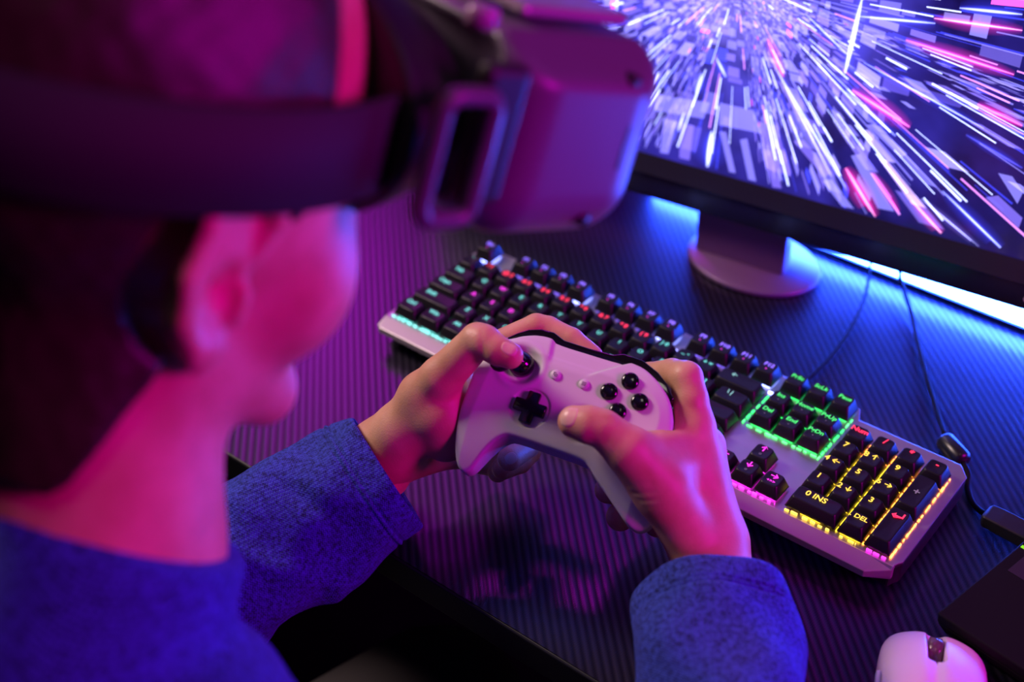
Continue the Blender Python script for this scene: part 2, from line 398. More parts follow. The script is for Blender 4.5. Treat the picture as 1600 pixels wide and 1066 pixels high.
# dark areas of the picture, then the large pale facets and the long streaks
for f, c in (([(1028, 148), (1110, 160), (1100, 185), (1022, 172)], LAV), ([(1125, 160), (1178, 172), (1190, 208), (1124, 195)], LAV),
             ([(1157, 218), (1168, 216), (1182, 283), (1170, 280)], LAV), ([(1190, 232), (1206, 236), (1222, 294), (1208, 292)], VIO),
             ([(1330, 243), (1345, 240), (1398, 330), (1372, 325)], LAV), ([(1374, 248), (1386, 250), (1448, 325), (1425, 318)], (.75, .5, 1.3)),
             ([(1420, 332), (1448, 318), (1510, 378), (1478, 372)], (.8, .45, 1.2)), ([(1285, 282), (1300, 280), (1335, 326), (1316, 322)], LAV), ([(1302, 280), (1316, 284), (1350, 334), (1338, 328)], LAV),
             ([(1355, 195), (1368, 192), (1418, 240), (1408, 246)], LAV), ([(1345, 205), (1356, 202), (1400, 254), (1388, 252)], (.5, .4, 1.1)),
             ([(1382, 120), (1424, 132), (1420, 150), (1378, 138)], (.10, .07, .5)), ([(1450, 140), (1510, 158), (1500, 168), (1445, 152)], (.08, .06, .45)), ([(1560, 270), (1582, 275), (1599, 300), (1590, 318)], LAV),
             ([(1540, 308), (1560, 305), (1598, 340), (1592, 356)], VIO), ([(1412, 120), (1440, 128), (1470, 160), (1440, 150)], LAV), ([(1038, 185), (1060, 190), (1045, 240), (1032, 238)], LAV),
             ([(1065, 192), (1085, 196), (1078, 250), (1062, 246)], VIO), ([(1125, 205), (1135, 206), (1150, 270), (1140, 268)], LAV), ([(1240, 220), (1256, 218), (1300, 270), (1288, 276)], VIO)):
    facet(f, c)
for p0, p1, wd, c, hl in (((1347, 0), (1321, 114), .0020, (2.6, 2.9, 4), BLU), ((1341, -60), (1348, 0), .0024, (2.6, 2.9, 4), BLU), ((966, -8), (963, 20), .0016, WHT, BLU), ((1113, 205), (1106, 260), .0022, (2.6, 2.9, 4), BLU),
                          ((1215, 110), (1322, 292), .0010, WHT, BLU), ((1205, 90), (1300, 275), .0007, WHT, VIO), ((1322, 262), (1368, 338), .0012, (2.6, 1.2, 2.4), (1.4, .05, .6)),
                          ((1332, 140), (1422, 198), .0011, (2.6, .8, 2.2), (1.1, .05, .7)), ((1322, 142), (1400, 212), .0009, WHT, BLU), ((1473, 298), (1577, 399), .0009, WHT, BLU), ((1440, 310), (1530, 385), .0005, WHT, VIO),
                          ((1460, 28), (1598, 47), .0008, (2.6, 1.4, 2.4), (.9, .05, .6)), ((1350, 97), (1538, 200), .0006, WHT, BLU), ((1416, 62), (1585, 116), .0008, (2.4, .8, 2), (1.1, .05, .7)),
                          ((1342, 25), (1462, 36), .0010, WHT, BLU), ((1500, 12), (1598, 22), .0012, WHT, BLU), ((1528, 162), (1598, 196), .0009, (2.4, .4, 1.3), (1, .03, .5)), ((1424, 312), (1478, 371), .0007, (2.6, 1.4, 2.2), (.9, .1, .6)),
                          ((1365, 270), (1405, 330), .0006, PNK, (.8, .03, .4)), ((1120, 90), (1135, 120), .0012, WHT, BLU), ((1098, 115), (1088, 145), .0014, WHT, BLU), ((1030, 112), (1020, 130), .0014, WHT, BLU),
                          ((1070, 175), (1060, 205), .0010, WHT, BLU), ((1258, 20), (1330, 90), .0006, WHT, BLU), ((1200, 60), (1225, 120), .0007, (2.4, .6, 1.6), (1, .05, .5)), ((1510, 210), (1598, 262), .0005, LAV, BLU)):
    glow(p0, p1, wd, c, hl)
pic = mesh('picture', PV, PF); at = pic.color_attributes.new('Col', 'FLOAT_COLOR', 'POINT')
at.data.foreach_set('color', np.array([(*c, 1) for c in PC], np.float32).ravel())
M_pic = bpy.data.materials.new('picture_light'); M_pic.use_nodes = True; N, L = nodes_of(M_pic); N.remove(N['Principled BSDF'])
va = N.new('ShaderNodeVertexColor'); va.layer_name = 'Col'; em = N.new('ShaderNodeEmission'); tr_ = N.new('ShaderNodeBsdfTransparent'); ad_ = N.new('ShaderNodeAddShader')
L.new(va.outputs['Color'], em.inputs['Color']); L.new(em.outputs[0], ad_.inputs[0]); L.new(tr_.outputs[0], ad_.inputs[1]); L.new(ad_.outputs[0], N['Material Output'].inputs['Surface'])
S.cycles.transparent_max_bounces = 24
link('picture', pic, M_pic, disp, False)
o = link('button_icon', MB().tube([(.2395 + .0022 * math.cos(a), .010 + .0022 * math.sin(a), -.0006) for a in np.linspace(.6, 2 * math.pi - .6, 14)], .0003, 6).me(), mat('icon_white', (.8, .8, .8), .5), mon)
# stand
st_i = mon.matrix_world.inverted()
M_stand = mat('stand_metal', (.17, .09, .20), .42, .3)
stand = MB()
def W2M(v): return tuple(st_i @ Vector(v))
base_c = np.array([.176, .265]); V0 = []
prof = [(.0, .0005), (.058, .0005), (.060, .0015), (.060, .0045), (.0585, .0058), (0.0, .0062)]
ring = []
for r, z in prof:
    ring.append([W2M((base_c[0] + (r + 1e-5) * math.cos(t), base_c[1] + (r + 1e-5) * .765 * math.sin(t), z)) for t in np.linspace(0, 2 * math.pi, 56, endpoint=False)])
link('stand_base', MB().loft(ring).me(), M_stand, mon)
cc = np.array([.168, .2525]); hw = .041
def cpt(x, y, z): return W2M((cc[0] + MX[0] * x + MYh[0] * y, cc[1] + MX[1] * x + MYh[1] * y, z))
rows_ = []
for z, yb in ((.005, 0), (.05, .0), (.12, .006), (.22, .02)):
    rows_.append([cpt(-hw, yb, z), cpt(hw, yb, z), cpt(hw, yb + .014, z), cpt(-hw, yb + .014, z)])
o = link('stand_column', MB().loft(rows_).me(), M_stand, mon, False); bevel(o, .002, 3)

# ------------------------------------------------------------------ keyboard
U = .01905
kb = empty('keyboard', (0, 0, 0), 'full-size mechanical keyboard with rainbow backlit black keys on a metal plate', 'keyboard')
M_plate = noise_bump(mat('brushed_plate', (.42, .40, .41), .36, .75), 900, .12, .0002)
M_lip = noise_bump(mat('front_lip', (.45, .42, .43), .42, .6), 900, .12, .0002)
M_case = mat('keyboard_case', (.012, .012, .014), .45)
outl = [(-.005, -.004), (.4325, -.004), (.4345, .001), (.4365, .004), (.4365, .101), (.4285, .1105), (.352, .1105), (.347, .1215), (-.005, .1215)]
o = link('case', MB().prism(outl, .004, .0215, top=None).me(), M_case, kb, False); bevel(o, .0015)
o = link('top_plate', MB().prism(outl, .0216, .0232).me(), M_plate, kb, False); bevel(o, .0006)
lip = MB()
lip.loft([[(x0, -.0005, .0232), (x1, -.0005, .0232), (x2, -.0150, .0195), (x3, -.0150, .0195)][:4] if False else
          [(x, -.0005, .0228), (x, -.0035, .0234), (x, -.0035 - w2, .0205), (x, -.0035 - w2, .0150), (x, -.004, .012), (x, .002, .012)] for x, w2 in ((-.0045, .0095), (.0, .0120), (.4195, .0120), (.4335, .0010))])
o = link('front_lip', lip.me(), M_lip, kb, False); bevel(o, .0006)
for x, y in ((.02, .01), (.40, .01), (.02, .105), (.40, .095)):
    link('rubber_foot', MB().lathe([(.001, 0), (.007, 0), (.007, .004), (.001, .004)], 16, (x, y, 0)).me(), M_case, kb)
M_key = mat('keycap_black', (.009, .009, .012), .38, 0, .32); noise_bump(M_key, 1500, .06, .0001)
keymesh = {}
def cap_mesh(wu, hu, tall=0.0):
    k = (wu, hu, tall)
    if k in keymesh: return keymesh[k]
    a, b2 = wu * U / 2 - .0005, hu * U / 2 - .0005
    def rr(ax, by, r, z, dy=0, dish=0):
        P = []
        for cx, cy, a0 in ((ax - r, by - r, 0), (-ax + r, by - r, 90), (-ax + r, -by + r, 180), (ax - r, -by + r, 270)):
            for q in range(5):
                t = math.radians(a0 + q * 22.5); P.append((cx + r * math.cos(t), cy + r * math.sin(t) + dy, z))
        return P
    H = .0085 + tall
    rings = [rr(a, b2, .0012, 0), rr(a - .0004, b2 - .0004, .0014, .0012), rr(a - .0026, b2 - .0024, .0024, H - .0008, .0003), rr(a - .0030, b2 - .0028, .0026, H - .0001, .0004), rr(a - .0038, b2 - .0036, .0026, H - .0002, .0004)]
    n = 20; V = [p for r in rings for p in r]; F = []
    for i in range(4):
        for j in range(n): F.append((i * n + j, i * n + (j + 1) % n, (i + 1) * n + (j + 1) % n, (i + 1) * n + j))
    # dished top
    for s_ in (.66, .33):
        V += [(x * s_, (y - .0004) * s_ + .0004, H - .0002 - .0006 * (1 - s_ * s_)) for x, y, z in rings[-1]]
    V.append((0, .0004, H - .0008)); base = 4 * n
    for i in (0, 1):
        for j in range(n): F.append((base + i * n + j, base + i * n + (j + 1) % n, base + (i + 1) * n + (j + 1) % n, base + (i + 1) * n + j))
    for j in range(n): F.append((base + 2 * n + j, base + 2 * n + (j + 1) % n, len(V) - 1))
    F.append(tuple(range(n))[::-1])
    me = mesh('keycap', V, F); me.materials.append(M_key); me.shade_smooth(); keymesh[k] = me; return me
COLS = dict(teal=(.12, .75, .68), mag=(1, .02, .85), red=(1, .015, .06), vio=(.22, .12, 1), grn=(.03, 1, .15), yel=(1, .62, .02), wht=(.35, .25, .4), cy=(.35, .85, .8), blu=(.25, .3, 1), org=(1, .25, .03), dim=(.25, .18, .3))
GM, SM = {}, {}
def gm(c):
    if c not in GM:
        st_ = {'wht': .5, 'dim': .4, 'teal': 1.5, 'yel': 1.7, 'red': 2.2, 'grn': 1.2, 'vio': 2.2, 'mag': 1.8}.get(c, 1.0)
        GM[c] = mat('legend_' + c, (.1, .1, .1), .4, emit=COLS[c], es=st_)
    return GM[c]
SMS = dict(teal=2.2, red=.8, grn=2.8, yel=3.0, org=5, mag=3.5, blu=9, vio=1.6, none=.0)
def sm(c):
    if c not in SM: SM[c] = mat('switch_' + c, (.4, .4, .4), .25, emit=COLS.get(c, (0, 0, 0)), es=SMS[c])
    return SM[c]
def switch_mesh():
    m = MB(); m.prism([(-.0072, -.0072), (.0072, -.0072), (.0072, .0072), (-.0072, .0072)], 0, .0028, top=[(-.0066, -.0066), (.0066, -.0066), (.0066, .0066), (-.0066, .0066)])
    m.box(-.0035, .0035, -.0035, .0035, .0028, .0055); m.box(-.002, .002, -.0078, -.0070, .0, .0024)
    return m
txtcache = {}
ZB = .0256
def key(x, y, wu=1, hu=1, txt='', col='teal', sw='none', size=.0046, off=(0, .0030), tall=0.0, sub=None, subcol='dim'):
    cx, cy = (x + wu / 2) * U, (y + hu / 2) * U
    k = bpy.data.objects.new('key', cap_mesh(wu, hu, tall)); COL.objects.link(k); k.parent = kb; k.location = (cx, cy, ZB)
    def leg(t, c, sz, ox, oy):
        kk = (t, c, sz)
        if kk not in txtcache:
            me = text_mesh(t, sz * 1.2); me.materials.append(gm(c)); txtcache[kk] = me
        l = bpy.data.objects.new('legend', txtcache[kk]); COL.objects.link(l); l.parent = k; l.location = (ox, oy, .00845 + tall)
    if txt: leg(txt, col, size, *off)
    if sub: leg(sub, subcol, .0030, off[0], -.0022)
    s_ = bpy.data.objects.new('switch', None)
    kk = 'sw_' + sw
    if kk not in txtcache:
        me = switch_mesh().me(); me.materials.append(sm(sw)); txtcache[kk] = me
    s_ = bpy.data.objects.new('switch_housing', txtcache[kk]); COL.objects.link(s_); s_.parent = k; s_.location = (0, 0, .0232 - ZB + .0001)
    return k
def row(y, items, col, sw, **kw):
    x = 0
    for it in items:
        t, wd = it[0], it[1]; c = it[2] if len(it) > 2 else col; s2 = it[3] if len(it) > 3 else sw
        if t is not None: key(x, y, wd, 1, t, c, s2, off=((-.0 if wd < 1.2 else -(wd - 1) * U * .28), .0030), **kw)
        x += wd
row(0, [('Ctrl', 1.25), ('Win', 1.25), ('Alt', 1.25), ('', 6.25), ('Alt', 1.25), ('Fn', 1.25), ('Menu', 1.25), ('Ctrl', 1.25)], 'teal', 'teal')
row(1, [('Shift', 2.25)] + [(c, 1) for c in 'ZXCVBNM,./'] + [('Shift', 2.75)], 'teal', 'teal')
row(2, [('Caps', 1.75), ('A', 1, 'mag'), ('S', 1, 'mag'), ('D', 1, 'mag')] + [(c, 1) for c in "FGHJKL;'"] + [('\u21b5', 2.25, 'cy', 'grn')], 'teal', 'none')
row(3, [('Tab', 1.5), ('Q', 1), ('W', 1, 'mag')] + [(c, 1) for c in 'ERTYUIOP[]'] + [('\\ |', 1.5, 'cy', 'grn')], 'teal', 'none')
row(4, [('`', 1)] + [(s_ + ' ' + c, 1, 'red') for c, s_ in zip('123456789', '!@#$%^&*(')] + [(') 0', 1), ('_ -', 1), ('+ =', 1), ('\u2190', 2, 'cy', 'teal')], 'teal', 'vio')
for n_, x in zip(['Esc'] + ['F%d' % i for i in range(1, 13)], [0, 2, 3, 4, 5, 6.5, 7.5, 8.5, 9.5, 11, 12, 13, 14]):
    key(x, 5.25, 1, 1, n_, 'vio', 'blu' if n_ in ('Esc', 'F4', 'F8', 'F12') else 'vio', size=.0046, tall=.0012, sub='\u2022', subcol='mag')
for i, r3 in enumerate([('PrSc', 'ScLk', 'Paus'), ('Ins', 'Home', 'PgUp'), ('Del', 'End', 'PgDn')]):
    for j, t in enumerate(r3): key(15.25 + j, (5.25, 4, 3)[i], 1, 1, t, 'grn', 'grn', size=.0046, tall=.0012 if i == 0 else 0, sub=None if i == 0 else '\u2022', subcol='dim')
key(16.25, 1, 1, 1, '\u2191', 'mag', 'mag', sub='o', subcol='dim', size=.006); key(15.25, 0, 1, 1, '\u2190', 'mag', 'mag', size=.006)
key(16.25, 0, 1, 1, '\u2193', 'mag', 'mag', sub='o', subcol='dim', size=.006); key(17.25, 0, 1, 1, '\u2192', 'mag', 'mag', sub='+>>', subcol='mag', size=.006)
for j, t in enumerate(['Num', '/', '*', '-']): key(18.5 + j, 4, 1, 1, t, 'red', ['red', 'org', 'org', 'org'][j], size=.0062 if j else .0052)
for j, t in enumerate(['7', '8 \u2191', '9']): key(18.5 + j, 3, 1, 1, t, 'yel', 'yel', size=.0056, off=(-.001, .0030))
for j, t in enumerate(['4 \u2190', '5', '6 \u2192']): key(18.5 + j, 2, 1, 1, t, 'yel', 'yel', size=.0056, off=(-.001, .0030))
for j, t in enumerate(['1', '2 \u2193', '3']): key(18.5 + j, 1, 1, 1, t, 'yel', 'yel', size=.0056, off=(-.001, .0030))
key(18.5, 0, 2, 1, '0 INS', 'yel', 'yel', size=.0056, off=(-.002, .0025)); key(20.5, 0, 1, 1, '. DEL', 'yel', 'yel', size=.0046, off=(0, .0030))
key(21.5, 2, 1, 2, '+', 'wht', 'org', size=.007, off=(0, -.001)); key(21.5, 0, 1, 2, '\u21b5', 'red', 'org', size=.008, off=(0, .009))
# extra glowing light guides where whole gaps shine
gr = random.Random(5)
def guide(x0, y0, x1, y1, c, wd=.0012):
    """a row of small clear light windows along a gap"""
    m = MB(); L_ = max(abs(x1 - x0), abs(y1 - y0)) * U; p = 0.0
    while p < L_:
        q = min(p + gr.uniform(.0020, .0046), L_); w2 = wd * gr.uniform(.5, 1.0); zt = .0246 + gr.uniform(-.0006, .0004)
        if y0 == y1: m.box(x0 * U + p, x0 * U + q, y0 * U - w2, y0 * U + w2, .0233, zt)
        else: m.box(x0 * U - w2, x0 * U + w2, y0 * U + p, y0 * U + q, .0233, zt)
        p = q + gr.uniform(.0006, .0042)
    link('light_guide', m.me(), sm(c), kb, False)
for x, c in ((19.5, 'yel'), (20.5, 'yel'), (21.5, 'org')): guide(x, .1, x, 4.0, c, .0007)
guide(19.5, 4.0, 19.5, 4.7, 'org', .0007); guide(20.5, 4.0, 20.5, 4.7, 'org', .0007)
guide(22.5, .1, 22.5, 4.8, 'org', .0007); guide(18.6, -.03, 20.3, -.03, 'yel', .0008); guide(20.7, -.03, 21.3, -.03, 'yel', .0008); guide(21.7, -.03, 22.4, -.03, 'mag', .0006)
guide(18.28, 2.9, 18.28, 5.6, 'grn', .0007); guide(15.3, 2.97, 18.2, 2.97, 'grn', .0008); guide(15.3, -.03, 18.2, -.03, 'mag', .0008); guide(0, -.02, 9.8, -.02, 'teal', .0007)
guide(15.1, 3.0, 15.1, 4.9, 'grn', .0006)
for x in (1.5, 6.25, 10.75, 15.1): guide(x - .12, 5.12, x + .12, 5.12, 'blu', .0016)

# ------------------------------------------------------------------ game controller
def frame_matrix(x, y, z, o): return Matrix(((x[0], y[0], z[0], o[0]), (x[1], y[1], z[1], o[1]), (x[2], y[2], z[2], o[2]), (0, 0, 0, 1)))
_x = unit(CAM_R.T @ np.array([.916, .300, -.265])); _y = CAM_R.T @ np.array([.368, -.891, .265]); _y = unit(_y - (_y @ _x) * _x); _z = np.cross(_x, _y)
CO = W(890.5, 593.5, .80); CM = frame_matrix(_x, _y, _z, CO)
ctl = empty('game_controller', (0, 0, 0), 'white game controller with black buttons held in both hands', 'game controller'); ctl.matrix_world = CM
OUT = [(-60, -6), (-57, 5), (-52, 10), (-45, 14), (-39, 18.5), (-31, 22.3), (-22, 23.5), (-14, 21.6), (2, 21.8), (19, 22.6), (24, 24.6), (37, 23.8), (46, 20), (53, 15.5), (60, 9.5), (66, 0), (71, -16), (75, -36), (76.5, -52),
       (75.5, -62), (72, -68), (66, -70.5), (60, -68.5), (53, -63.5), (44, -57), (35, -50.8), (29, -46.2), (23, -44.3), (4, -44.0), (-20, -44.2), (-26, -46), (-30.5, -50.5), (-34.5, -57), (-38, -64.5), (-41.5, -70.5), (-46.5, -72.5), (-51.5, -68.5), (-55.5, -58), (-58, -43), (-59.5, -22)]
def smooth_closed(P, n=3):
    P = [np.array(p, float) for p in P]; m = len(P); out = []
    for i in range(m):
        p0, p1, p2, p3 = P[i - 1], P[i], P[(i + 1) % m], P[(i + 2) % m]
        for k in range(n):
            t = k / n; out.append(.5 * (2 * p1 + (p2 - p0) * t + (2 * p0 - 5 * p1 + 4 * p2 - p3) * t * t + (3 * p1 - p0 - 3 * p2 + p3) * t ** 3))
    return np.array(out)
def poly_sdf(P, x, y):
    d = np.full(x.shape, 1e9); s = np.ones(x.shape); n = len(P)
    for i in range(n):
        a, b = P[i], P[i - 1]; ex, ey = b[0] - a[0], b[1] - a[1]; wx, wy = x - a[0], y - a[1]
        t = np.clip((wx * ex + wy * ey) / (ex * ex + ey * ey), 0, 1); d = np.minimum(d, (wx - ex * t) ** 2 + (wy - ey * t) ** 2)
        c1 = y >= a[1]; c2 = y < b[1]; c3 = ex * wy > ey * wx; f = (c1 & c2 & c3) | (~c1 & ~c2 & ~c3); s = np.where(f, -s, s)
    return s * np.sqrt(d)
def grid2d(P, lo, hi, h=.0006):
    """outline distance sampled on a grid, looked up bilinearly"""
    nx, ny = int((hi[0] - lo[0]) / h) + 2, int((hi[1] - lo[1]) / h) + 2
    X, Y = np.meshgrid(lo[0] + h * np.arange(nx), lo[1] + h * np.arange(ny), indexing='ij'); D = poly_sdf(P, X, Y)
    def f(x, y):
        u = np.clip((x - lo[0]) / h, 0, nx - 1.001); v = np.clip((y - lo[1]) / h, 0, ny - 1.001); i = u.astype(int); j = v.astype(int); a = u - i; b = v - j
        return D[i, j] * (1 - a) * (1 - b) + D[i + 1, j] * a * (1 - b) + D[i, j + 1] * (1 - a) * b + D[i + 1, j + 1] * a * b
    return f
def sstep(a, b, x): t = np.clip((x - a) / (b - a), 0, 1); return t * t * (3 - 2 * t)
o2 = grid2d(smooth_closed(OUT) / 1000, (-.09, -.09), (.105, .045))
def ctl_sdf(p):
    x, y, z = p[:, 0], p[:, 1], p[:, 2]
    t = np.clip((-y - .036) / .034, 0, 1.4); zt = -.017 * t ** 1.6
    zt = zt - .0035 * sstep(.0135, .0085, np.hypot(x + .0325, y + .0005)) + .0006 * np.exp(-((np.hypot(x + .0325, y + .0005) - .0150) / .0018) ** 2)
    zt = zt - .0030 * sstep(.0130, .0085, np.hypot(x - .0170, y + .0240))
    zt = zt - .0009 * sstep(.0127, .0120, np.hypot(x + .0166, y + .0248))
    lft = x + .0190 + (y - .010) * .25; rgt = (.0150 + (y - .010) * 1.15) - x
    zt = zt - .0019 * sstep(0, .0040, lft) * sstep(0, .0022, rgt) * sstep(.004, .012, y)
    zt = zt - .35 * np.maximum(0, np.hypot(np.maximum(x - .040, 0), np.maximum(y + .01, 0)) - .020) - .30 * np.maximum(0, -x - .050) - .12 * np.maximum(0, y - .018)
    zb = -.030 - .010 * sstep(.025, .050, np.abs(x - .006)) * sstep(.01, -.03, y)
    d2 = o2(x, y) + .05 * np.maximum(0, -z - .016)
    return smax(smax(d2, z - zt, .0035), zb - z, .013)
M_white = noise_bump(mat('controller_white', (.62, .58, .61), .42, 0, .4), 2500, .10, .0001)
M_gloss = mat('black_gloss', (.006, .006, .008), .12, 0, .6)
M_rubber = mat('black_rubber', (.012, .012, .014), .5)
o = link('shell', net_mesh('shell', ctl_sdf, (-.068, -.078, -.050), (.084, .030, .005), .0009), M_white, ctl)
B = [(-54, 12), (-50, 14), (-44, 19), (-38, 23.5), (-30, 26.4), (-22, 26.8), (-14, 23.9), (2, 24.0), (18, 24.9), (24, 27.6), (37, 27.2), (48, 22.9), (56, 17.6), (63, 11), (60, 6), (36, 17), (20, 18), (0, 17), (-14, 17), (-38, 14), (-50, 8)]
Bm = [(x / 1000, (y + (.9 if y > 17.5 else 0)) / 1000) for x, y in B]
o = link('bumper', MB().prism(Bm, -.020, -.0062).me(), M_gloss, ctl); bevel(o, .0012, 3, 40); o['label'] = 'glossy black shoulder bumper'
for s_ in (-1, 1):
    tr = MB().loft([[(s_ * .033 + .003 + (dx), y, z) for dx in (-.011, .011)] + [(s_ * .038 + .003 + dx, y - .010, z + .001) for dx in (.011, -.011)] for y, z in ((.020, -.018), (.028, -.026), (.030, -.036), (.026, -.044))])
    o = link('trigger', tr.me(), M_gloss, ctl); bevel(o, .002, 2)
for x, y in ((.0254, .0004), (.0352, .0108), (.0347, -.0097), (.0451, .0003)):
    b = MB().lathe([(.00542, -.001), (.00542, .0014), (.0050, .0021), (.0038, .0026), (.002, .0029), (.0001, .0030)], 28).me()
    o = link('face_button', b, M_gloss, ctl); o.location = (x, y, .0)
M_ink = mat('icon_ink', (.03, .02, .05), .6)
for k, (x, y) in enumerate(((-.0093, 0), (.0093, 0))):
    o = link('menu_button' if k else 'view_button', MB().lathe([(.0032, -.001), (.0032, .0010), (.0028, .0015), (.0001, .0016)], 24).me(), M_white, ctl); o.location = (x, y, -.0002)
    m = MB()
    if k:
        for q in (-1, 0, 1): m.box(-.0014, .0014, q * .0009 - .00018, q * .0009 + .00018, .00162, .00172)
    else:
        def fr(x0, x1, y0, y1, w_=.00026):
            m.box(x0, x1, y0, y0 + w_, .00162, .00172); m.box(x0, x1, y1 - w_, y1, .00162, .00172); m.box(x0, x0 + w_, y0, y1, .00162, .00172); m.box(x1 - w_, x1, y0, y1, .00162, .00172)
        fr(-.0003, .0013, -.0012, .0003); m.box(-.0013, -.00104, -.0004, .0012, .00162, .00172); m.box(-.0013, .0003, .00094, .0012, .00162, .00172); m.box(-.0013, -.0007, -.0004, -.00014, .00162, .00172)
    link('icon', m.me(), M_ink, o, False)
a, w_ = .0102, .0039
cross = [(-w_, -a), (w_, -a), (w_, -w_), (a, -w_), (a, w_), (w_, w_), (w_, a), (-w_, a), (-w_, w_), (-a, w_), (-a, -w_), (-w_, -w_)]
m = MB().prism(cross, -.002, .0028); o = link('dpad', m.me(), M_gloss, ctl); bevel(o, .0009, 3, 50); o.location = (-.0166, -.0248, -.0003)
def stick(x, y, cx, cy, cz, tx, ty, r=.0088):
    s0 = link('thumbstick', MB().lathe([(.0080, -.0035), (.0080, -.0005), (.0076, .0018), (.0064, .0040), (.0045, .0054), (.0034, .0062), (.0034, .0075), (.0001, .0076)], 32).me(), M_gloss, ctl); s0.location = (x, y, 0)
    c = link('stick_cap', MB().lathe([(.003, -.0032), (r * .80, -.0026), (r * .97, -.0014), (r, 0), (r * .97, .0010), (r * .88, .0015), (r * .76, .0011), (r * .6, .0003), (.0001, -.0001)], 36).me(), M_rubber, s0)
    c.location = (cx - x, cy - y, cz); c.rotation_euler = (ty, tx, 0)
stick(-.0325, -.0000, -.0425, -.0030, .0090, -.42, .05)
stick(.0165, -.0235, .0160, -.0230, .0045, .0, .0, .0080)

# ------------------------------------------------------------------ skin
def skin_mat():
    m = mat('skin', (.60, .33, .20), .46, 0, .45, sss=.12)
    N, L = nodes_of(m); b = N['Principled BSDF']; tc = N.new('ShaderNodeTexCoord')
    n1 = N.new('ShaderNodeTexNoise'); n1.inputs['Scale'].default_value = 45; n1.inputs['Detail'].default_value = 4
    cr = N.new('ShaderNodeValToRGB'); cr.color_ramp.elements[0].position = .3; cr.color_ramp.elements[0].color = (.54, .26, .15, 1); cr.color_ramp.elements[1].position = .72; cr.color_ramp.elements[1].color = (.68, .38, .235, 1)
    L.new(tc.outputs['Object'], n1.inputs['Vector']); L.new(n1.outputs['Fac'], cr.inputs['Fac']); L.new(cr.outputs['Color'], b.inputs['Base Color'])
    v = N.new('ShaderNodeTexVoronoi'); v.inputs['Scale'].default_value = 900; n2 = N.new('ShaderNodeTexNoise'); n2.inputs['Scale'].default_value = 260; n2.inputs['Detail'].default_value = 5
    L.new(tc.outputs['Object'], v.inputs['Vector']); L.new(tc.outputs['Object'], n2.inputs['Vector'])
    ad = N.new('ShaderNodeMath'); ad.operation = 'ADD'; L.new(v.outputs['Distance'], ad.inputs[0]); L.new(n2.outputs['Fac'], ad.inputs[1])
    bp = N.new('ShaderNodeBump'); bp.inputs['Strength'].default_value = .22; bp.inputs['Distance'].default_value = .0004
    L.new(ad.outputs[0], bp.inputs['Height']); L.new(bp.outputs['Normal'], b.inputs['Normal'])
    return m
M_skin = skin_mat(); M_nail = mat('nail', (.74, .46, .34), .34, 0, .4)
CMI = np.array(CM.inverted())
def hand_sdf(palm, fingers, creases=(), kp=.011, kf=.006):
    P = [(W(*a), W(*b), ra, rb) for a, b, ra, rb in palm]
    Fg = [([W(*q[:3]) for q in f], [q[3] for q in f]) for f in fingers]
    Cr = [(W(*c[:3]), W(*c[3:6]), c[6], c[7]) for c in creases]
    def f(p):
        d = None
        for a, b, ra, rb in P:
            e = rcone(p, a, b, ra, rb); d = e if d is None else smin(d, e, kp)
        out = d
        for J, r in Fg:
            e = None
            for i in range(len(J) - 1):
                g = rcone(p, J[i], J[i + 1], r[i], r[i + 1]); e = g if e is None else smin(e, g, .0025)
            out = np.minimum(out, smin(d, e, kf))
        for a, b, r, dep in Cr:                      # shallow skin folds and tendons (negative depth raises)
            q = rcone(p, a, b, r, r) + r; out = out + dep * np.exp(-(q / r) ** 2)
        near = out < .004
        if near.any():                                # the hand closes around the controller instead of passing through it
            ql = p[near] @ CMI[:3, :3].T + CMI[:3, 3]; out = out.copy(); out[near] = smax(out[near], -ctl_sdf(ql) + .0003, .0015)
        return out
    pts = [x for a, b, _, _ in P for x in (a, b)] + [x for J, _ in Fg for x in J]
    lo, hi = bounds(pts, .028); return f, lo, hi
# right hand: wrist, metacarpals, thumb pad, web; then thumb and four fingers as joint chains (px, py, depth, radius)
R_palm = [((1113, 905, .790), (1110, 850, .800), .0235, .0230), ((1110, 850, .800), (1084, 668, .803), .0200, .0128), ((1098, 810, .799), (1080, 722, .803), .0180, .0150), ((1112, 850, .806), (1101, 698, .822), .0190, .0125), ((1116, 850, .812), (1108, 736, .838), .0180, .0115),
          ((1118, 850, .818), (1112, 778, .848), .0170, .0110), ((1085, 845, .790), (1035, 765, .776), .0180, .0165), ((1035, 765, .776), (988, 708, .768), .0165, .0135), ((1000, 704, .770), (1070, 690, .797), .0095, .0110),
          ((1030, 740, .778), (1085, 720, .803), .0150, .0140), ((1113, 905, .790), (1150, 1010, .735), .0230, .026)]
R_fing = [[(1035, 765, .776, .0165), (980, 702, .7665, .0138), (942, 670, .7655, .0113), (921, 664, .7665, .0112), (897, 659, .769, .0096)],
          [(1084, 668, .803, .0128), (1079, 625, .803, .0108), (1072, 590, .806, .0102), (1050, 583, .820, .0090), (1014, 586, .837, .0080), (985, 602, .842, .0074)],
          [(1101, 698, .822, .0125), (1062, 700, .866, .0100), (1040, 705, .872, .0095), (980, 738, .850, .0090), (950, 766, .826, .0086)],
          [(1108, 736, .838, .0115), (1080, 760, .872, .0095), (1005, 786, .852, .0090), (969, 808, .824, .0090)],
          [(1112, 778, .848, .0110), (1085, 812, .868, .0085), (1045, 826, .854, .0078), (1025, 822, .842, .0072)]]
R_crease = [(1108, 660, .812, 1116, 664, .812, .0045, -.0012), (944, 655, .756, 950, 690, .756, .0016, .0005), (952, 655, .756, 957, 690, .756, .0014, .0004)]
for i in range(7): R_crease.append((975 + i * 6.5, 745 + i * 13, .765, 1012 + i * 5, 742 + i * 13, .757, .0016, .00045))
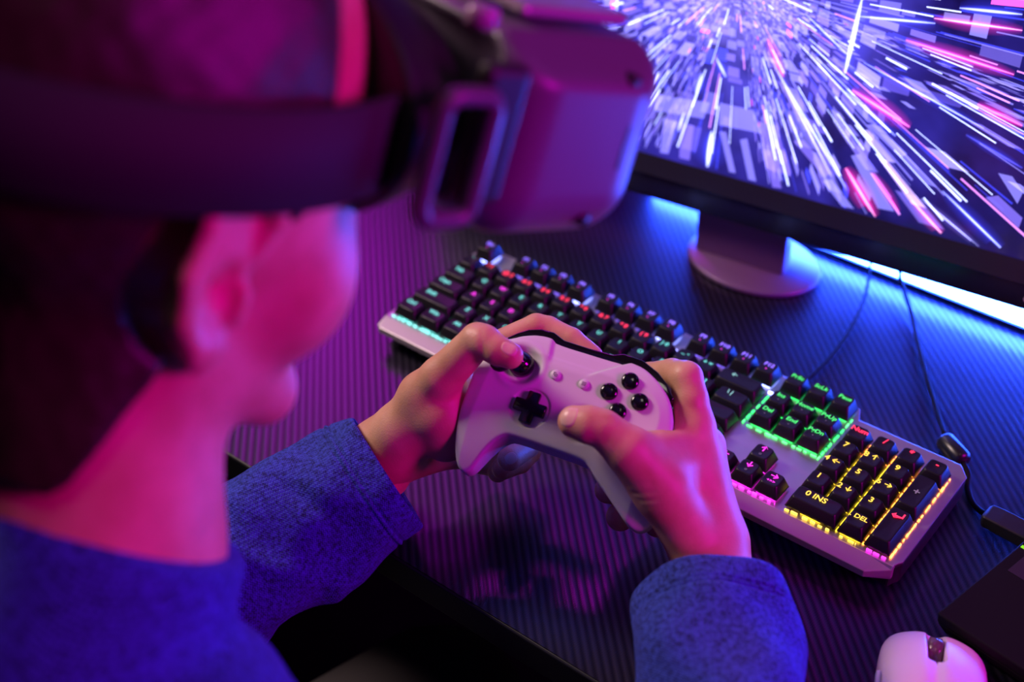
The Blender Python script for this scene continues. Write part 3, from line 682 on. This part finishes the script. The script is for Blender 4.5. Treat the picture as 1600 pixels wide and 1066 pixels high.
fR, lo, hi = hand_sdf(R_palm, R_fing, R_crease)
me_R = net_mesh('rh', fR, lo, hi, .0013)
L_palm = [((590, 712, .858), (612, 698, .852), .0215, .0215), ((612, 698, .852), (690, 640, .838), .0205, .0170), ((612, 700, .855), (724, 590, .862), .0190, .0115), ((612, 704, .860), (722, 640, .876), .0190, .0120),
          ((612, 708, .864), (718, 680, .882), .0190, .0115), ((615, 712, .866), (708, 706, .876), .0180, .0105), ((620, 690, .846), (662, 620, .826), .0165, .0150), ((662, 620, .826), (690, 590, .812), .0150, .0130),
          ((690, 650, .824), (697, 688, .834), .0180, .0140), ((690, 600, .822), (724, 590, .850), .0100, .0105), ((628, 674, .840), (698, 640, .828), .0185, .0170), ((590, 712, .858), (470, 790, .86), .0215, .026)]
L_fing = [[(690, 590, .812, .0130), (746, 532, .796, .0107), (756, 534, .793, .0104), (776, 547, .789, .0090), (797, 556, .787, .0080)],
          [(724, 590, .862, .0115), (772, 542, .866, .0096), (838, 511, .868, .0088), (856, 514, .868, .0084), (893, 531, .862, .0078), (925, 556, .856, .0072)],
          [(722, 640, .876, .0120), (790, 640, .905, .0096), (838, 672, .892, .0086), (824, 696, .872, .0083), (796, 717, .852, .0080)],
          [(718, 680, .882, .0115), (780, 690, .908, .0092), (826, 706, .896, .0082), (812, 722, .882, .0078), (786, 732, .866, .0076)],
          [(708, 706, .876, .0105), (752, 722, .900, .0082), (786, 732, .890, .0074), (778, 738, .878, .0070)]]
L_crease = [(752, 515, .784, 756, 560, .782, .0016, .0004), (700, 600, .808, 735, 585, .812, .0030, .0008), (640, 670, .835, 700, 620, .82, .0040, -.0005)]
fL, lo, hi = hand_sdf(L_palm, L_fing, L_crease)
me_L = net_mesh('lh', fL, lo, hi, .0013)

# ------------------------------------------------------------------ head
HF = unit([.2, .9, -.35]); HU = unit(np.array([0, 0, 1]) - HF[2] * HF); HR = np.cross(HF, HU)
HC = W(365, 440, .50) - .075 * HR
def h2w(f, r, u): return HC + HF * f + HR * r + HU * u
HM = frame_matrix(HF, -HR, HU, HC)          # local x forward, y to the person's left, z up
I3 = np.eye(3)
NB = W(135, 880, .57); NBl = np.array([(NB - HC) @ HF, -(NB - HC) @ HR, (NB - HC) @ HU])
def head_sdf(p):
    q = p.copy(); q[:, 1] = np.abs(q[:, 1])
    d = ellip(p, (-.012, 0, .055), I3, (.098, .078, .098))
    d = smin(d, ellip(p, (.028, 0, .004), I3, (.062, .064, .088)), .03)
    d = smin(d, rcone(q, (-.006, .050, -.042), (.058, .026, -.084), .018, .016), .035)      # jaw
    d = smin(d, rcone(p, (.062, 0, -.082), (.064, 0, -.090), .017, .015), .03)              # chin
    d = smin(d, ellip(q, (.050, .040, -.020), I3, (.030, .026, .036)), .02)                 # cheek
    d = smin(d, rcone(p, (.086, 0, .034), (.098, 0, .012), .008, .011), .012)              # nose
    d = smin(d, rcone(q, (.085, 0, -.044), (.082, .020, -.045), .010, .006), .008)          # lips
    d = smax(d, -ellip(q, (.097, .032, .026), I3, (.014, .018, .012)), .008)
    d = smin(d, ellip(q, (.084, .032, .026), I3, (.012, .013, .012)), .003)
    d = smin(d, rcone(p, (-.018, 0, -.03), NBl + np.array([0, 0, .0]), .058, .055), .022)   # neck
    d = smin(d, rcone(p, NBl, NBl + (NBl - np.array([-.018, 0, -.03])) * .10, .055, .055), .03)
    return d
def ear_sdf(p):
    q = p.copy(); q[:, 1] = np.abs(q[:, 1]); ang = -.20; c, s_ = math.cos(ang), math.sin(ang)
    x = q[:, 0]; z = q[:, 2]; q = np.stack([c * x + s_ * z + .003, q[:, 1] - .0740 + .25 * (x + .0), -s_ * x + c * z], 1) / 1.2
    d = ellip(q, (-.008, 0, .004), I3, (.017, .0035, .030))
    pts = [(.008, 0, .010), (.010, .004, .024), (.002, .006, .034), (-.012, .007, .034), (-.021, .007, .022), (-.022, .006, .004), (-.016, .004, -.012), (-.006, .002, -.022), (.003, 0, -.024)]
    for a, b in zip(pts, pts[1:]): d = smin(d, rcone(q, a, b, .0038, .0038), .003)
    d = smin(d, rcone(q, (.006, .002, -.004), (.008, .001, -.012), .0042, .004), .003)
    d = smin(d, ellip(q, (.000, .001, -.024), I3, (.008, .004, .009)), .004)
    return 1.2 * smax(d, -ellip(q, (-.003, .005, -.002), I3, (.008, .006, .010)), .003)
def headear(p): return smin(head_sdf(p), ear_sdf(p), .006)
def to_world(V): return HC + V[:, :1] * HF - V[:, 1:2] * HR + V[:, 2:3] * HU
def net_world(name, f, lo, hi, h):
    V, F = nets(f, lo, hi, h); return mesh(name, to_world(V), F)
me_H = net_world('hd', headear, (-.16, -.10, -.26), (.13, .10, .16), .003)

# torso and arms inside the sweater
CUFR = W(1109, 929, .773); AXR = unit(-.72 * CAM_R[1] + .69 * CAM_R[2]); ELR = CUFR - AXR * .235
CUFL = W(605, 735, .860); ELL = W(300, 935, .845)
SHR = NB + np.array([.165, -.05, -.075]); SHL = NB + np.array([-.175, .0, -.085]); CH = NB + np.array([-.01, -.05, -.20]); HIP = NB + np.array([-.02, -.14, -.42])
def torso(off):
    def f(p):
        d = rcone(p, CH, HIP, .135 + off, .13 + off)
        d = smin(d, rcone(p, NB + np.array([-.04, -.03, -.12]), NB + np.array([.04, -.045, -.12]), .088 + off, .088 + off), .05)
        for s_, e in ((SHR, ELR), (SHL, ELL)):
            d = smin(d, rcone(p, NB + (s_ - NB) * .30 + np.array([0, 0, -.045]), s_, .052 + off, .058 + off), .05)
            d = smin(d, rcone(p, s_, e, .056 + off, .044 + off), .03)
        d = smin(d, rcone(p, ELR, CUFR, .042 + off, .026 + off), .02); d = smin(d, rcone(p, ELL, CUFL, .042 + off, .026 + off), .02)
        return d
    return f
lo, hi = bounds([CH, HIP, SHR, SHL, ELR, ELL, CUFR, CUFL], .17)
me_T = net_mesh('ts', torso(-.008), lo, hi, .010)
person = empty('person', tuple(HIP), 'person in a blue knit sweater leaning over the desk, gripping a controller with both hands', 'person')
pinv = Matrix.Translation(Vector(-HIP))
def under(o): o.parent = person; o.matrix_parent_inverse = pinv; return o
body = under(link('body', join_meshes('body', [me_T, me_H, me_R, me_L]), M_skin))
def nail(f, c, u, v, ru, rv, lev=.00035):
    o = under(link('fingernail', patch_on(f, W(*c), u, v, ru, rv, lev), M_nail)); o['label'] = 'pale glossy nail'; return o
def dimg(dx, dy, dz=0): return CAM_R.T @ np.array([dx, dy, dz], float)
nail(fR, (889, 648, .763), dimg(-.60, .05, .2), dimg(-.3, .95, 0), .0062, .0070)
nail(fL, (797, 543, .780), dimg(.85, .5, 0), dimg(.3, -.9, .2), .0054, .0050)
nail(fL, (799, 716, .845), dimg(-.85, .5, 0), dimg(.5, .85, 0), .0048, .0040, .0002)
# hair
def nz3(p, s_): return np.sin(p[:, 0] * s_ + 1.3 * np.sin(p[:, 1] * s_ * .7)) * np.sin(p[:, 1] * s_ * 1.1 + .8 * np.sin(p[:, 2] * s_)) * np.sin(p[:, 2] * s_ * .9 + 2)
def hair_sdf(p):
    q = np.abs(p[:, 1]); x, z = p[:, 0], p[:, 2]
    d = head_sdf(p) - .0075 - .0045 * sstep(.0, .10, z) - .0010 * nz3(p, 90) - .0006 * nz3(p, 320)
    lim = np.where(z > .045, x - .030 + .10 * np.maximum(q - .04, 0), x - .036)          # front hairline, temple
    lim = smax(lim, -(z + .050 - 1.5 * (x + .030)), .012) if True else lim                # nape line, rising towards the ear
    ear = -(np.hypot((x + .010) / 1.0, (z - .004) / 1.4) - .030)                          # clear of the ear
    lim = smax(lim, np.where(q > .04, ear, -1), .004); lim = smax(lim, -(z + .092), .008)
    side = np.where((z < .03) & (x > .010), np.abs(x - .024) - .007 + .25 * np.maximum(0, .022 - z), -1); lim = np.maximum(lim, side)
    lim = np.maximum(lim, np.where((x > -.005) & (z < .008), .01, -1))
    return smax(d, lim, .007)
M_hair = noise_bump(mat('dark_hair', (.035, .018, .014), .38, 0, .5), 900, .5, .0006)
hair = under(link('hair', net_world('hair', hair_sdf, (-.14, -.11, -.16), (.10, .11, .18), .0032), M_hair)); hair['label'] = 'short dark hair'

# ------------------------------------------------------------------ sweater
def knit_mat():
    m = mat('blue_knit', (.05, .08, .5), .85, 0, .15); N, L = nodes_of(m); b = N['Principled BSDF']
    b.inputs['Sheen Weight'].default_value = .15; b.inputs['Sheen Tint'].default_value = (.35, .4, 1, 1)
    tc = N.new('ShaderNodeTexCoord'); uv = tc.outputs['UV']; sp = N.new('ShaderNodeSeparateXYZ'); L.new(uv, sp.inputs[0])
    def mth(op, a, b2=None):
        n = N.new('ShaderNodeMath'); n.operation = op
        for i, v in enumerate((a, b2)):
            if v is None: continue
            if isinstance(v, (int, float)): n.inputs[i].default_value = v
            else: L.new(v, n.inputs[i])
        return n.outputs[0]
    nz = N.new('ShaderNodeTexNoise'); nz.inputs['Scale'].default_value = 420; nz.inputs['Detail'].default_value = 3; L.new(tc.outputs['Object'], nz.inputs['Vector'])
    fu = mth('MULTIPLY', sp.outputs[0], 1 / .0021); tri = mth('ABSOLUTE', mth('SUBTRACT', mth('FRACT', fu), .5))
    fv = mth('SINE', mth('ADD', mth('MULTIPLY', sp.outputs[1], 2 * math.pi / .0016), mth('MULTIPLY', tri, 9)))
    h = mth('ADD', mth('MULTIPLY', fv, .35), mth('ADD', mth('MULTIPLY', mth('SINE', mth('MULTIPLY', fu, 2 * math.pi)), .3), mth('MULTIPLY', nz.outputs['Fac'], 1.2)))
    bp = N.new('ShaderNodeBump'); bp.inputs['Strength'].default_value = .75; bp.inputs['Distance'].default_value = .0007; L.new(h, bp.inputs['Height']); L.new(bp.outputs['Normal'], b.inputs['Normal'])
    n2 = N.new('ShaderNodeTexNoise'); n2.inputs['Scale'].default_value = 330; n2.inputs['Detail'].default_value = 6; n2.inputs['Roughness'].default_value = .75
    mp = N.new('ShaderNodeMapping'); mp.inputs['Scale'].default_value = (1, 1, 1); L.new(tc.outputs['Object'], mp.inputs[0]); L.new(mp.outputs[0], n2.inputs['Vector'])
    cr = N.new('ShaderNodeValToRGB'); cr.color_ramp.elements[0].position = .36; cr.color_ramp.elements[0].color = (.010, .013, .07, 1); cr.color_ramp.elements[1].position = .60; cr.color_ramp.elements[1].color = (.050, .085, .55, 1)
    mixf = mth('ADD', n2.outputs['Fac'], mth('MULTIPLY', fv, .05)); L.new(mixf, cr.inputs['Fac']); L.new(cr.outputs['Color'], b.inputs['Base Color'])
    return m
M_knit = knit_mat()
def sleeve(C, Rad, seed, seams=(.0165, .0205), n=84, el=1.0, folds=()):
    """C centres from the cuff rim towards the elbow, Rad radii"""
    P = catmull(C, 14); Rr = catmull([np.array([r, 0, 0]) for r in Rad], 14); V = []; UV = []; s = 0; rg = random.Random(seed); ph = [rg.uniform(0, 6.28) for _ in range(9)]
    rows = []; prev = None; fr = []
    for i, p in enumerate(P):
        t = unit(P[min(i + 1, len(P) - 1)] - P[max(i - 1, 0)]); a = prev if prev is not None else unit(np.cross(t, [0, 0, 1.0])); a = unit(a - t * (t @ a)); prev = a; fr.append((p, t, a, np.cross(t, a)))
        if i: s += np.linalg.norm(P[i] - P[i - 1])
        rows.append(s)
    # finer resampling along the arm
    ss = np.concatenate([np.arange(0, .032, .0008), np.arange(.032, rows[-1], .0022)]); rings = []
    def at_s(x):
        j = min(max(np.searchsorted(rows, x) - 1, 0), len(P) - 2); t_ = (x - rows[j]) / (rows[j + 1] - rows[j] + 1e-9)
        f0, f1 = fr[j], fr[j + 1]; return [f0[k] * (1 - t_) + f1[k] * t_ for k in range(4)] + [Rr[j][0] * (1 - t_) + Rr[j + 1][0] * t_]
    def ring(x, dr=0, shift=0):
        p, t, a, b, r = at_s(x); out = []
        for k in range(n):
            q = 2 * math.pi * k / n
            wv = .0030 * math.sin(2 * q + 38 * x + ph[0]) * min(1, x / .05) + .0022 * math.sin(3 * q - 55 * x + ph[1]) * min(1, x / .04) + .0013 * math.sin(q * 5 + 90 * x + ph[2]) + .0012 * math.sin(2 * q + ph[5])
            for (fq, fs, wq, ws, amp, slant) in folds:
                dq = (q - fq + math.pi) % (2 * math.pi) - math.pi; wv += amp * math.exp(-(dq / wq) ** 2) * math.exp(-((x - fs - slant * dq) / ws) ** 2)
            g = sum(-.0011 * math.exp(-((x - sm_) / .0011) ** 2) for sm_ in seams) + .0007 * math.exp(-((x - (seams[0] + seams[1]) / 2) / .0012) ** 2)
            edge = -.0016 * math.exp(-x / .0012)
            rr = r + wv + g + edge + dr; out.append(p + a * rr * math.cos(q) * el + b * rr * math.sin(q) + t * shift)
        return out
    R_ = []; uvs = []
    for k, x in enumerate(np.arange(.028, 0, -.002)): R_.append(ring(x, -.0035)); uvs.append(-x)        # inside of the cuff
    for x in ss: R_.append(ring(x)); uvs.append(x)
    m = MB().loft([[tuple(v) for v in r] for r in R_], caps=False); UV = [((2 * math.pi * k / n) * .045, u) for u in uvs for k in range(n)]
    return m.V, m.F, UV
ldir = unit(ELL - CUFL)
Lc = [CUFL, CUFL + ldir * .05, CUFL + ldir * .11, ELL, ELL + unit(SHL - ELL) * .05]
Vl, Fl, Ul = sleeve(Lc, [.0445, .0480, .0520, .0530, .0440], 3, folds=[(4.2, .05, .5, .007, -.004, .02), (3.6, .085, .6, .008, .004, .03), (2.6, .07, .5, .007, .003, -.02), (5.0, .10, .5, .008, .004, .03)])
Rc = [CUFR, CUFR - AXR * .05, CUFR - AXR * .12, ELR, ELR + unit(SHR - ELR) * .05]
Vr, Fr, Ur = sleeve(Rc, [.0445, .0470, .0490, .0510, .0430], 8, seams=(.0165, .0190))
def rest(V): return [(v[0], v[1], max(v[2], .0012)) if v[1] > -.186 else tuple(v) for v in V]      # the cloth lies on the desk top
Vl, Vr = rest(Vl), rest(Vr)
tf = torso(.006)
COLr = NB + np.array([0, 0, .0])
nk0 = h2w(-.018, 0, -.03); nax = unit(unit(nk0 - NB) + .42 * np.array([.2, .97, 0]))
def sweater_torso(p):
    d = tf(p) + .0015 * nz3(p, 60)
    cut = np.minimum(np.linalg.norm(p - CUFR, axis=1), np.linalg.norm(p - CUFL, axis=1)) - .14       # sleeves take over
    hh = (p - NB) @ nax
    col = smax(rcone(p, NB - nax * .06, NB + nax * .030, .074, .064), hh - .022, .006); d = smin(d, col, .012)
    return smax(d, -cut, .004)
lo, hi = bounds([CH, HIP, SHR, SHL, ELR, ELL], .17)
me_S = net_mesh('sw', sweater_torso, lo, hi, .006)
vS = np.zeros(len(me_S.vertices) * 3, np.float32); me_S.vertices.foreach_get('co', vS); vS = vS.reshape(-1, 3)
Vall = [*Vl]; F_ = [*Fl]; n0 = len(Vall); Vall += Vr; F_ += [tuple(i + n0 for i in f) for f in Fr]; n1 = len(Vall)
Vall += [tuple(v) for v in vS]; F_ += [tuple(i + n1 for i in p.vertices) for p in me_S.polygons]
UVa = np.array(Ul + Ur + [(v[0], v[2]) for v in vS], np.float32)
sw = under(link('sweater', mesh('sweater', Vall, F_, UVa), M_knit)); sw['label'] = 'blue heathered knit sweater'
# trousers: thighs going under the desk
M_tr = noise_bump(mat('dark_trousers', (.022, .018, .02), .8), 300, .3, .0004)
def legs(p):
    d = rcone(p, HIP + np.array([-.11, .02, -.03]), HIP + np.array([-.06, .42, -.06]), .10, .075)
    d = smin(d, rcone(p, HIP + np.array([.10, .02, -.03]), HIP + np.array([.18, .38, -.06]), .10, .075), .03)
    return smin(d, rcone(p, HIP + np.array([-.08, 0, 0]), HIP + np.array([.08, 0, 0]), .13, .13), .05)
lo, hi = bounds([HIP + np.array([-.2, -.15, -.15]), HIP + np.array([.28, .5, .15])], .03)
tr = under(link('trousers', net_mesh('tr', legs, lo, hi, .012), M_tr)); tr['label'] = 'dark trousers'

# ------------------------------------------------------------------ headset worn over the eyes
hs = empty('vr_headset', (0, 0, 0), 'bulky dark virtual reality headset with a wide strap worn over the eyes', 'headset'); hs.matrix_world = HM
M_hs = noise_bump(mat('headset_plastic', (.13, .09, .15), .40, 0, .5), 500, .05, .0002); M_hsd = mat('headset_dark', (.012, .010, .014), .5); M_str = noise_bump(mat('strap_fabric', (.020, .014, .022), .8), 700, .3, .0003)
def rbox(p, c, hfs, r):
    q = np.abs(p - np.asarray(c)) - (np.asarray(hfs) - r); return np.linalg.norm(np.maximum(q, 0), axis=1) + np.minimum(q.max(1), 0) - r
def hs_body(p):
    x, y, z = p[:, 0], p[:, 1], p[:, 2]
    d = rbox(p, (.154, 0, .062), (.050, .090, .050), .028)
    d = smax(d, (z - .104) + .35 * (x - .11) * 0 + .6 * np.maximum(np.abs(y) - .066, 0), .006)     # upper chamfer
    d = smax(d, -(rbox(p, (.104, 0, .062), (.012, .074, .040), .015)), .004)
    return d
link('shell', net_mesh('hs', hs_body, (.09, -.10, .0), (.215, .10, .12), .0022), M_hs, hs)
def hs_foam(p):
    x, y, z = p[:, 0], p[:, 1], p[:, 2]
    d = smax(ellip(p, (.030, 0, .058), I3, (.105, .090, .056)), .060 - x + np.abs(y) * .0, .006)
    return smax(smax(d, x - .112, .006), -head_sdf(p) + .001, .003)
link('face_cushion', net_mesh('hf', hs_foam, (.02, -.10, -.01), (.125, .10, .13), .0026), M_hsd, hs)
# straps: a wide band around the back and one over the top
def band(pts_fn, w0, th, n=64):
    rings = []
    for i in range(n + 1):
        c, nrm, up = pts_fn(i / n); rings.append([tuple(c + nrm * a + up * b) for a, b in ((0, -w0), (th, -w0 * .96), (th, w0 * .96), (0, w0))])
    return MB().loft(rings).me()
def side_strap(t):
    a = -2.45 + 4.90 * t; ca, sa = math.cos(a), math.sin(a); c = np.array([-.012 - .112 * ca, .0925 * sa, .056]); n = unit([-ca / .112, sa / .0925, 0]); return c, n, np.array([0, 0, 1.0])
o = link('head_strap', band(side_strap, .0205, .003), M_str, hs)
def top_strap(t):
    a = .25 + 2.6 * t; c = np.array([-.012 + .112 * math.cos(a), 0, .070 + .104 * math.sin(a)]); return c, unit([math.cos(a), 0, math.sin(a)]), np.array([0, 1.0, 0])
o = link('top_strap', band(top_strap, .014, .003), M_str, hs)
for s_ in (-1, 1):
    pts = []; cx, cz, hx, hz, r = .078, .058, .013, .026, .007
    for (ax_, az_, a0) in ((cx + hx - r, cz + hz - r, 0), (cx - hx + r, cz + hz - r, 90), (cx - hx + r, cz - hz + r, 180), (cx + hx - r, cz - hz + r, 270)):
        for k in range(5):
            a = math.radians(a0 + k * 22.5); pts.append((ax_ + r * math.cos(a), s_ * (.0945 + .0 * ax_), az_ + r * math.sin(a)))
    pts.append(pts[0]); pts.append(pts[1])
    link('strap_buckle', MB().tube(pts, .0042, 10, caps=False).me(), mat('buckle', (.10, .07, .12), .35), hs)
    o = link('hinge_arm', MB().box(.088, .112, s_ * .086 - .004, s_ * .086 + .006, .035, .095).me(), M_hsd, hs, False); bevel(o, .004, 3)
    o = link('vent_slot', MB().box(.1745, .1790, s_ * .0880 - .0022, s_ * .0885 + .0022, .050, .073).me(), M_hsd, hs, False); bevel(o, .0018, 3)
    for fx, uz in ((.174, .091), (.168, .026)):
        link('vent_hole', MB().tube([(fx, s_ * .080, uz), (fx, s_ * .0885, uz)], .0035, 14).me(), M_hsd, hs)
o = link('adjust_knob', MB().tube([(.098, -.066, .104), (.098, -.066, .1105), (.098, -.066, .1125)], [.0070, .0070, .0055], 20).me(), mat('knob_gloss', (.35, .2, .35), .15), hs)
o = link('top_panel', MB().box(.125, .190, -.060, .060, .1075, .1130).me(), mat('top_gloss', (.30, .2, .30), .15), hs, False); bevel(o, .003, 3)
o['label'] = 'glossy top panel'
for q in ('head_strap', 'top_strap'): bpy.data.objects[q]['label'] = 'dark fabric strap'

# ------------------------------------------------------------------ cables
M_cab = mat('black_cable', (.006, .006, .008), .7, 0, .12)
def zc(P, z): return [tuple(Wz(x, y, zz)) for x, y, zz in [(p[0], p[1], p[2] if len(p) > 2 else z) for p in P]]
def cable(name, pts, r, label): 
    o = link(name, MB().tube(catmull(pts, 8), r, 10).me(), M_cab); o['label'] = label; o['category'] = 'cable'; return o
c1 = [np.array(v) for v in ((.2600, .350, .0030), (.2610, .336, .016), (.2625, .3210, .0242), (.2640, .3060, .0150))] + zc([(1352, 462, .006), (1330, 512, .003), (1296, 560, .0022), (1262, 592, .0022), (1235, 606, .0022)], .0022)
cable('cable', c1, .0013, 'thin black cable running under the monitor towards the back of the keyboard')
usb = empty('keyboard_cable', (0, 0, 0), 'black cable with a thick cylinder clip curving round the keyboard corner to a plug', 'cable')
c2 = [np.array(v) for v in ((.2860, .350, .0030), (.2870, .336, .016), (.2885, .3203, .0246), (.2905, .3055, .0150))] + zc([(1424, 490, .005), (1434, 535, .0030), (1448, 590, .0026), (1462, 635, .003), (1476, 680, .007)], .0026)
link('cord', MB().tube(catmull(c2, 8), .0017, 10).me(), M_cab, usb)
c3 = zc([(1504, 722, .0075), (1513, 742, .004), (1512, 760, .0022), (1518, 782, .0022), (1530, 797, .003), (1545, 806, .0055)], .0025)
link('cord', MB().tube(catmull(c3, 8), .0021, 10).me(), M_cab, usb)
a_, b_ = Wz(1474, 686, .0075), Wz(1506, 722, .0075); ax_ = unit(b_ - a_)
cl = MB().tube([a_ - ax_ * .0005, a_ + ax_ * .001, a_ + ax_ * .003, b_ - ax_ * .003, b_ - ax_ * .001, b_ + ax_ * .0005], [.004, .0062, .0072, .0072, .0062, .004], 24)
link('ferrite_clip', cl.me(), mat('clip_plastic', (.012, .012, .015), .3), usb)
a_, b_ = Wz(1538, 803, .0095), Wz(1606, 838, .0095); ax_ = unit(b_ - a_) * np.array([1, 1, 0]); sd = np.array([-ax_[1], ax_[0], 0])
pl = MB()
rings = []
for t_, w2, h2 in ((0, .0050, .0030), (.002, .0078, .0046), (.012, .0082, .005), (.040, .0082, .005)):
    c = a_ + ax_ * t_; rings.append([tuple(c + sd * u + np.array([0, 0, v])) for u, v in ((-w2, -h2), (w2, -h2), (w2, h2), (-w2, h2))])
o = link('plug', pl.loft(rings).me(), mat('plug_plastic', (.014, .014, .016), .5), usb, False); bevel(o, .0012, 3)

# ------------------------------------------------------------------ flat black laptop-like slab
lp = empty('laptop', (0, 0, 0), 'corner of a flat black laptop lying on the desk beside the pink mouse', 'laptop')
zt_ = .020; p0 = Wz(1464, 958, zt_); e1 = unit(Wz(1600, 845, zt_) - p0); e2 = unit(Wz(1600, 1046, zt_) - p0); p1 = p0 + e1 * .24; p2 = p0 + e2 * .34
def lerp_slab(z0, z1, ins0, ins1):
    cx = (p1 + p2) / 2; rings = []
    for z, s_ in ((z0, ins0), (z1, ins1)):
        pts = [p0, p2, p2 + e1 * .24, p1]; rings.append([tuple(((q - cx) * (1 - s_) + cx)[:2]) + (z,) for q in pts])
    return MB().loft(rings)
M_lap = noise_bump(mat('laptop_black', (.008, .009, .009), .55, 0, .12), 800, .08, .0001)
o = link('lid', lerp_slab(.012, zt_, .006, 0).me(), M_lap, lp, False); bevel(o, .0012, 3)
o = link('base', lerp_slab(.003, .0118, .035, .006).me(), M_lap, lp, False); bevel(o, .001, 2)
g0 = Wz(1594, 855, zt_ + .0002); m = MB(); q0 = g0; m.add([tuple(q0), tuple(q0 + e2 * .012), tuple(q0 + e2 * .012 + e1 * .0028), tuple(q0 + e1 * .0028)], [(0, 1, 2, 3)])
o = link('status_light', m.me(), mat('green_light', (.1, .3, .0), .4, emit=(.25, .9, .02), es=.8), lp, False)
g1 = Wz(1574, 892, zt_); m = MB(); m.add([tuple(g1 + np.array([0, 0, z]) + u * e2 + v * e1) for z in (-.001, .0004) for u, v in ((0, 0), (.06, 0), (.06, .024), (0, .024))], [(0, 1, 2, 3)[::-1], (4, 5, 6, 7), (0, 1, 5, 4), (1, 2, 6, 5), (2, 3, 7, 6), (3, 0, 4, 7)])
link('label_plate', m.me(), mat('label_plate', (.025, .02, .028), .4), lp, False)
for q, s_ in ((p0, 1), (p2, -1)):
    c = q + e1 * .03 + s_ * e2 * .03; link('rubber_foot', MB().lathe([(.001, 0), (.006, 0), (.006, .0035), (.001, .0035)], 14, (c[0], c[1], 0)).me(), M_case, lp)

# ------------------------------------------------------------------ mouse
ma = math.radians(22); mfw = np.array([-math.sin(ma), math.cos(ma), 0]); mrt = np.array([math.cos(ma), math.sin(ma), 0])
mo = Wz(1492, 1006, .016); mo[2] = 0; mo = mo - mfw * .060 + np.array([-.014, .004, 0])
mouse = empty('computer_mouse', (0, 0, 0), 'pale pink computer mouse with a translucent wheel on the desk', 'mouse'); mouse.matrix_world = frame_matrix(mrt, mfw, (0, 0, 1), mo)
MO_ = [(-20, -58), (-29, -48), (-32, -25), (-30, 0), (-31, 22), (-30, 42), (-24, 54), (-10, 59), (0, 57.5), (10, 59), (24, 54), (30, 42), (31, 22), (30, 0), (32, -25), (29, -48), (20, -58), (0, -61)]
o3 = grid2d(smooth_closed(MO_) / 1000, (-.045, -.075), (.045, .072))
def mouse_sdf(p):
    x, y, z = p[:, 0], p[:, 1], p[:, 2]; zt2 = .036 - 4.3 * (y + .012) ** 2 - 9.5 * x * x - .002 * np.exp(-(x / .004) ** 2) * (y > 0)
    d = smax(o3(x, y) + .10 * np.maximum(z - .012, 0), z - zt2, .009); d = smax(d, .0015 - z, .002)
    d = smax(d, -rbox(p, (0, .043, .032), (.0048, .019, .020), .002), .002)
    return np.maximum(d, -(np.maximum(np.abs(x + .0), 0) - .00035) * 1.0 - np.where((y > .02), 0, 1) * .01 - np.where(z > .004, 0, 1) * .01)
M_mouse = mat('mouse_shell', (.78, .62, .74), .32, 0, .5)
link('shell', net_mesh('mouse', mouse_sdf, (-.036, -.066, 0), (.036, .064, .042), .0011), M_mouse, mouse)
m_w = mat('wheel_tint', (.22, .10, .16), .18); m_w.node_tree.nodes['Principled BSDF'].inputs['Transmission Weight'].default_value = .5
whl = MB(); whl.tube([(-.0040, .041, .0150), (-.0034, .041, .0150), (.0034, .041, .0150), (.0040, .041, .0150)], [.0082, .0094, .0094, .0082], 36)
link('scroll_wheel', whl.me(), m_w, mouse)
for k in (0, 1): o = link('side_button', MB().box(-.0325, -.0295, -.028 + k * .022, -.008 + k * .022, .017, .023).me(), mat('side_button', (.6, .65, .8), .2), mouse, False); bevel(o, .0014, 3)
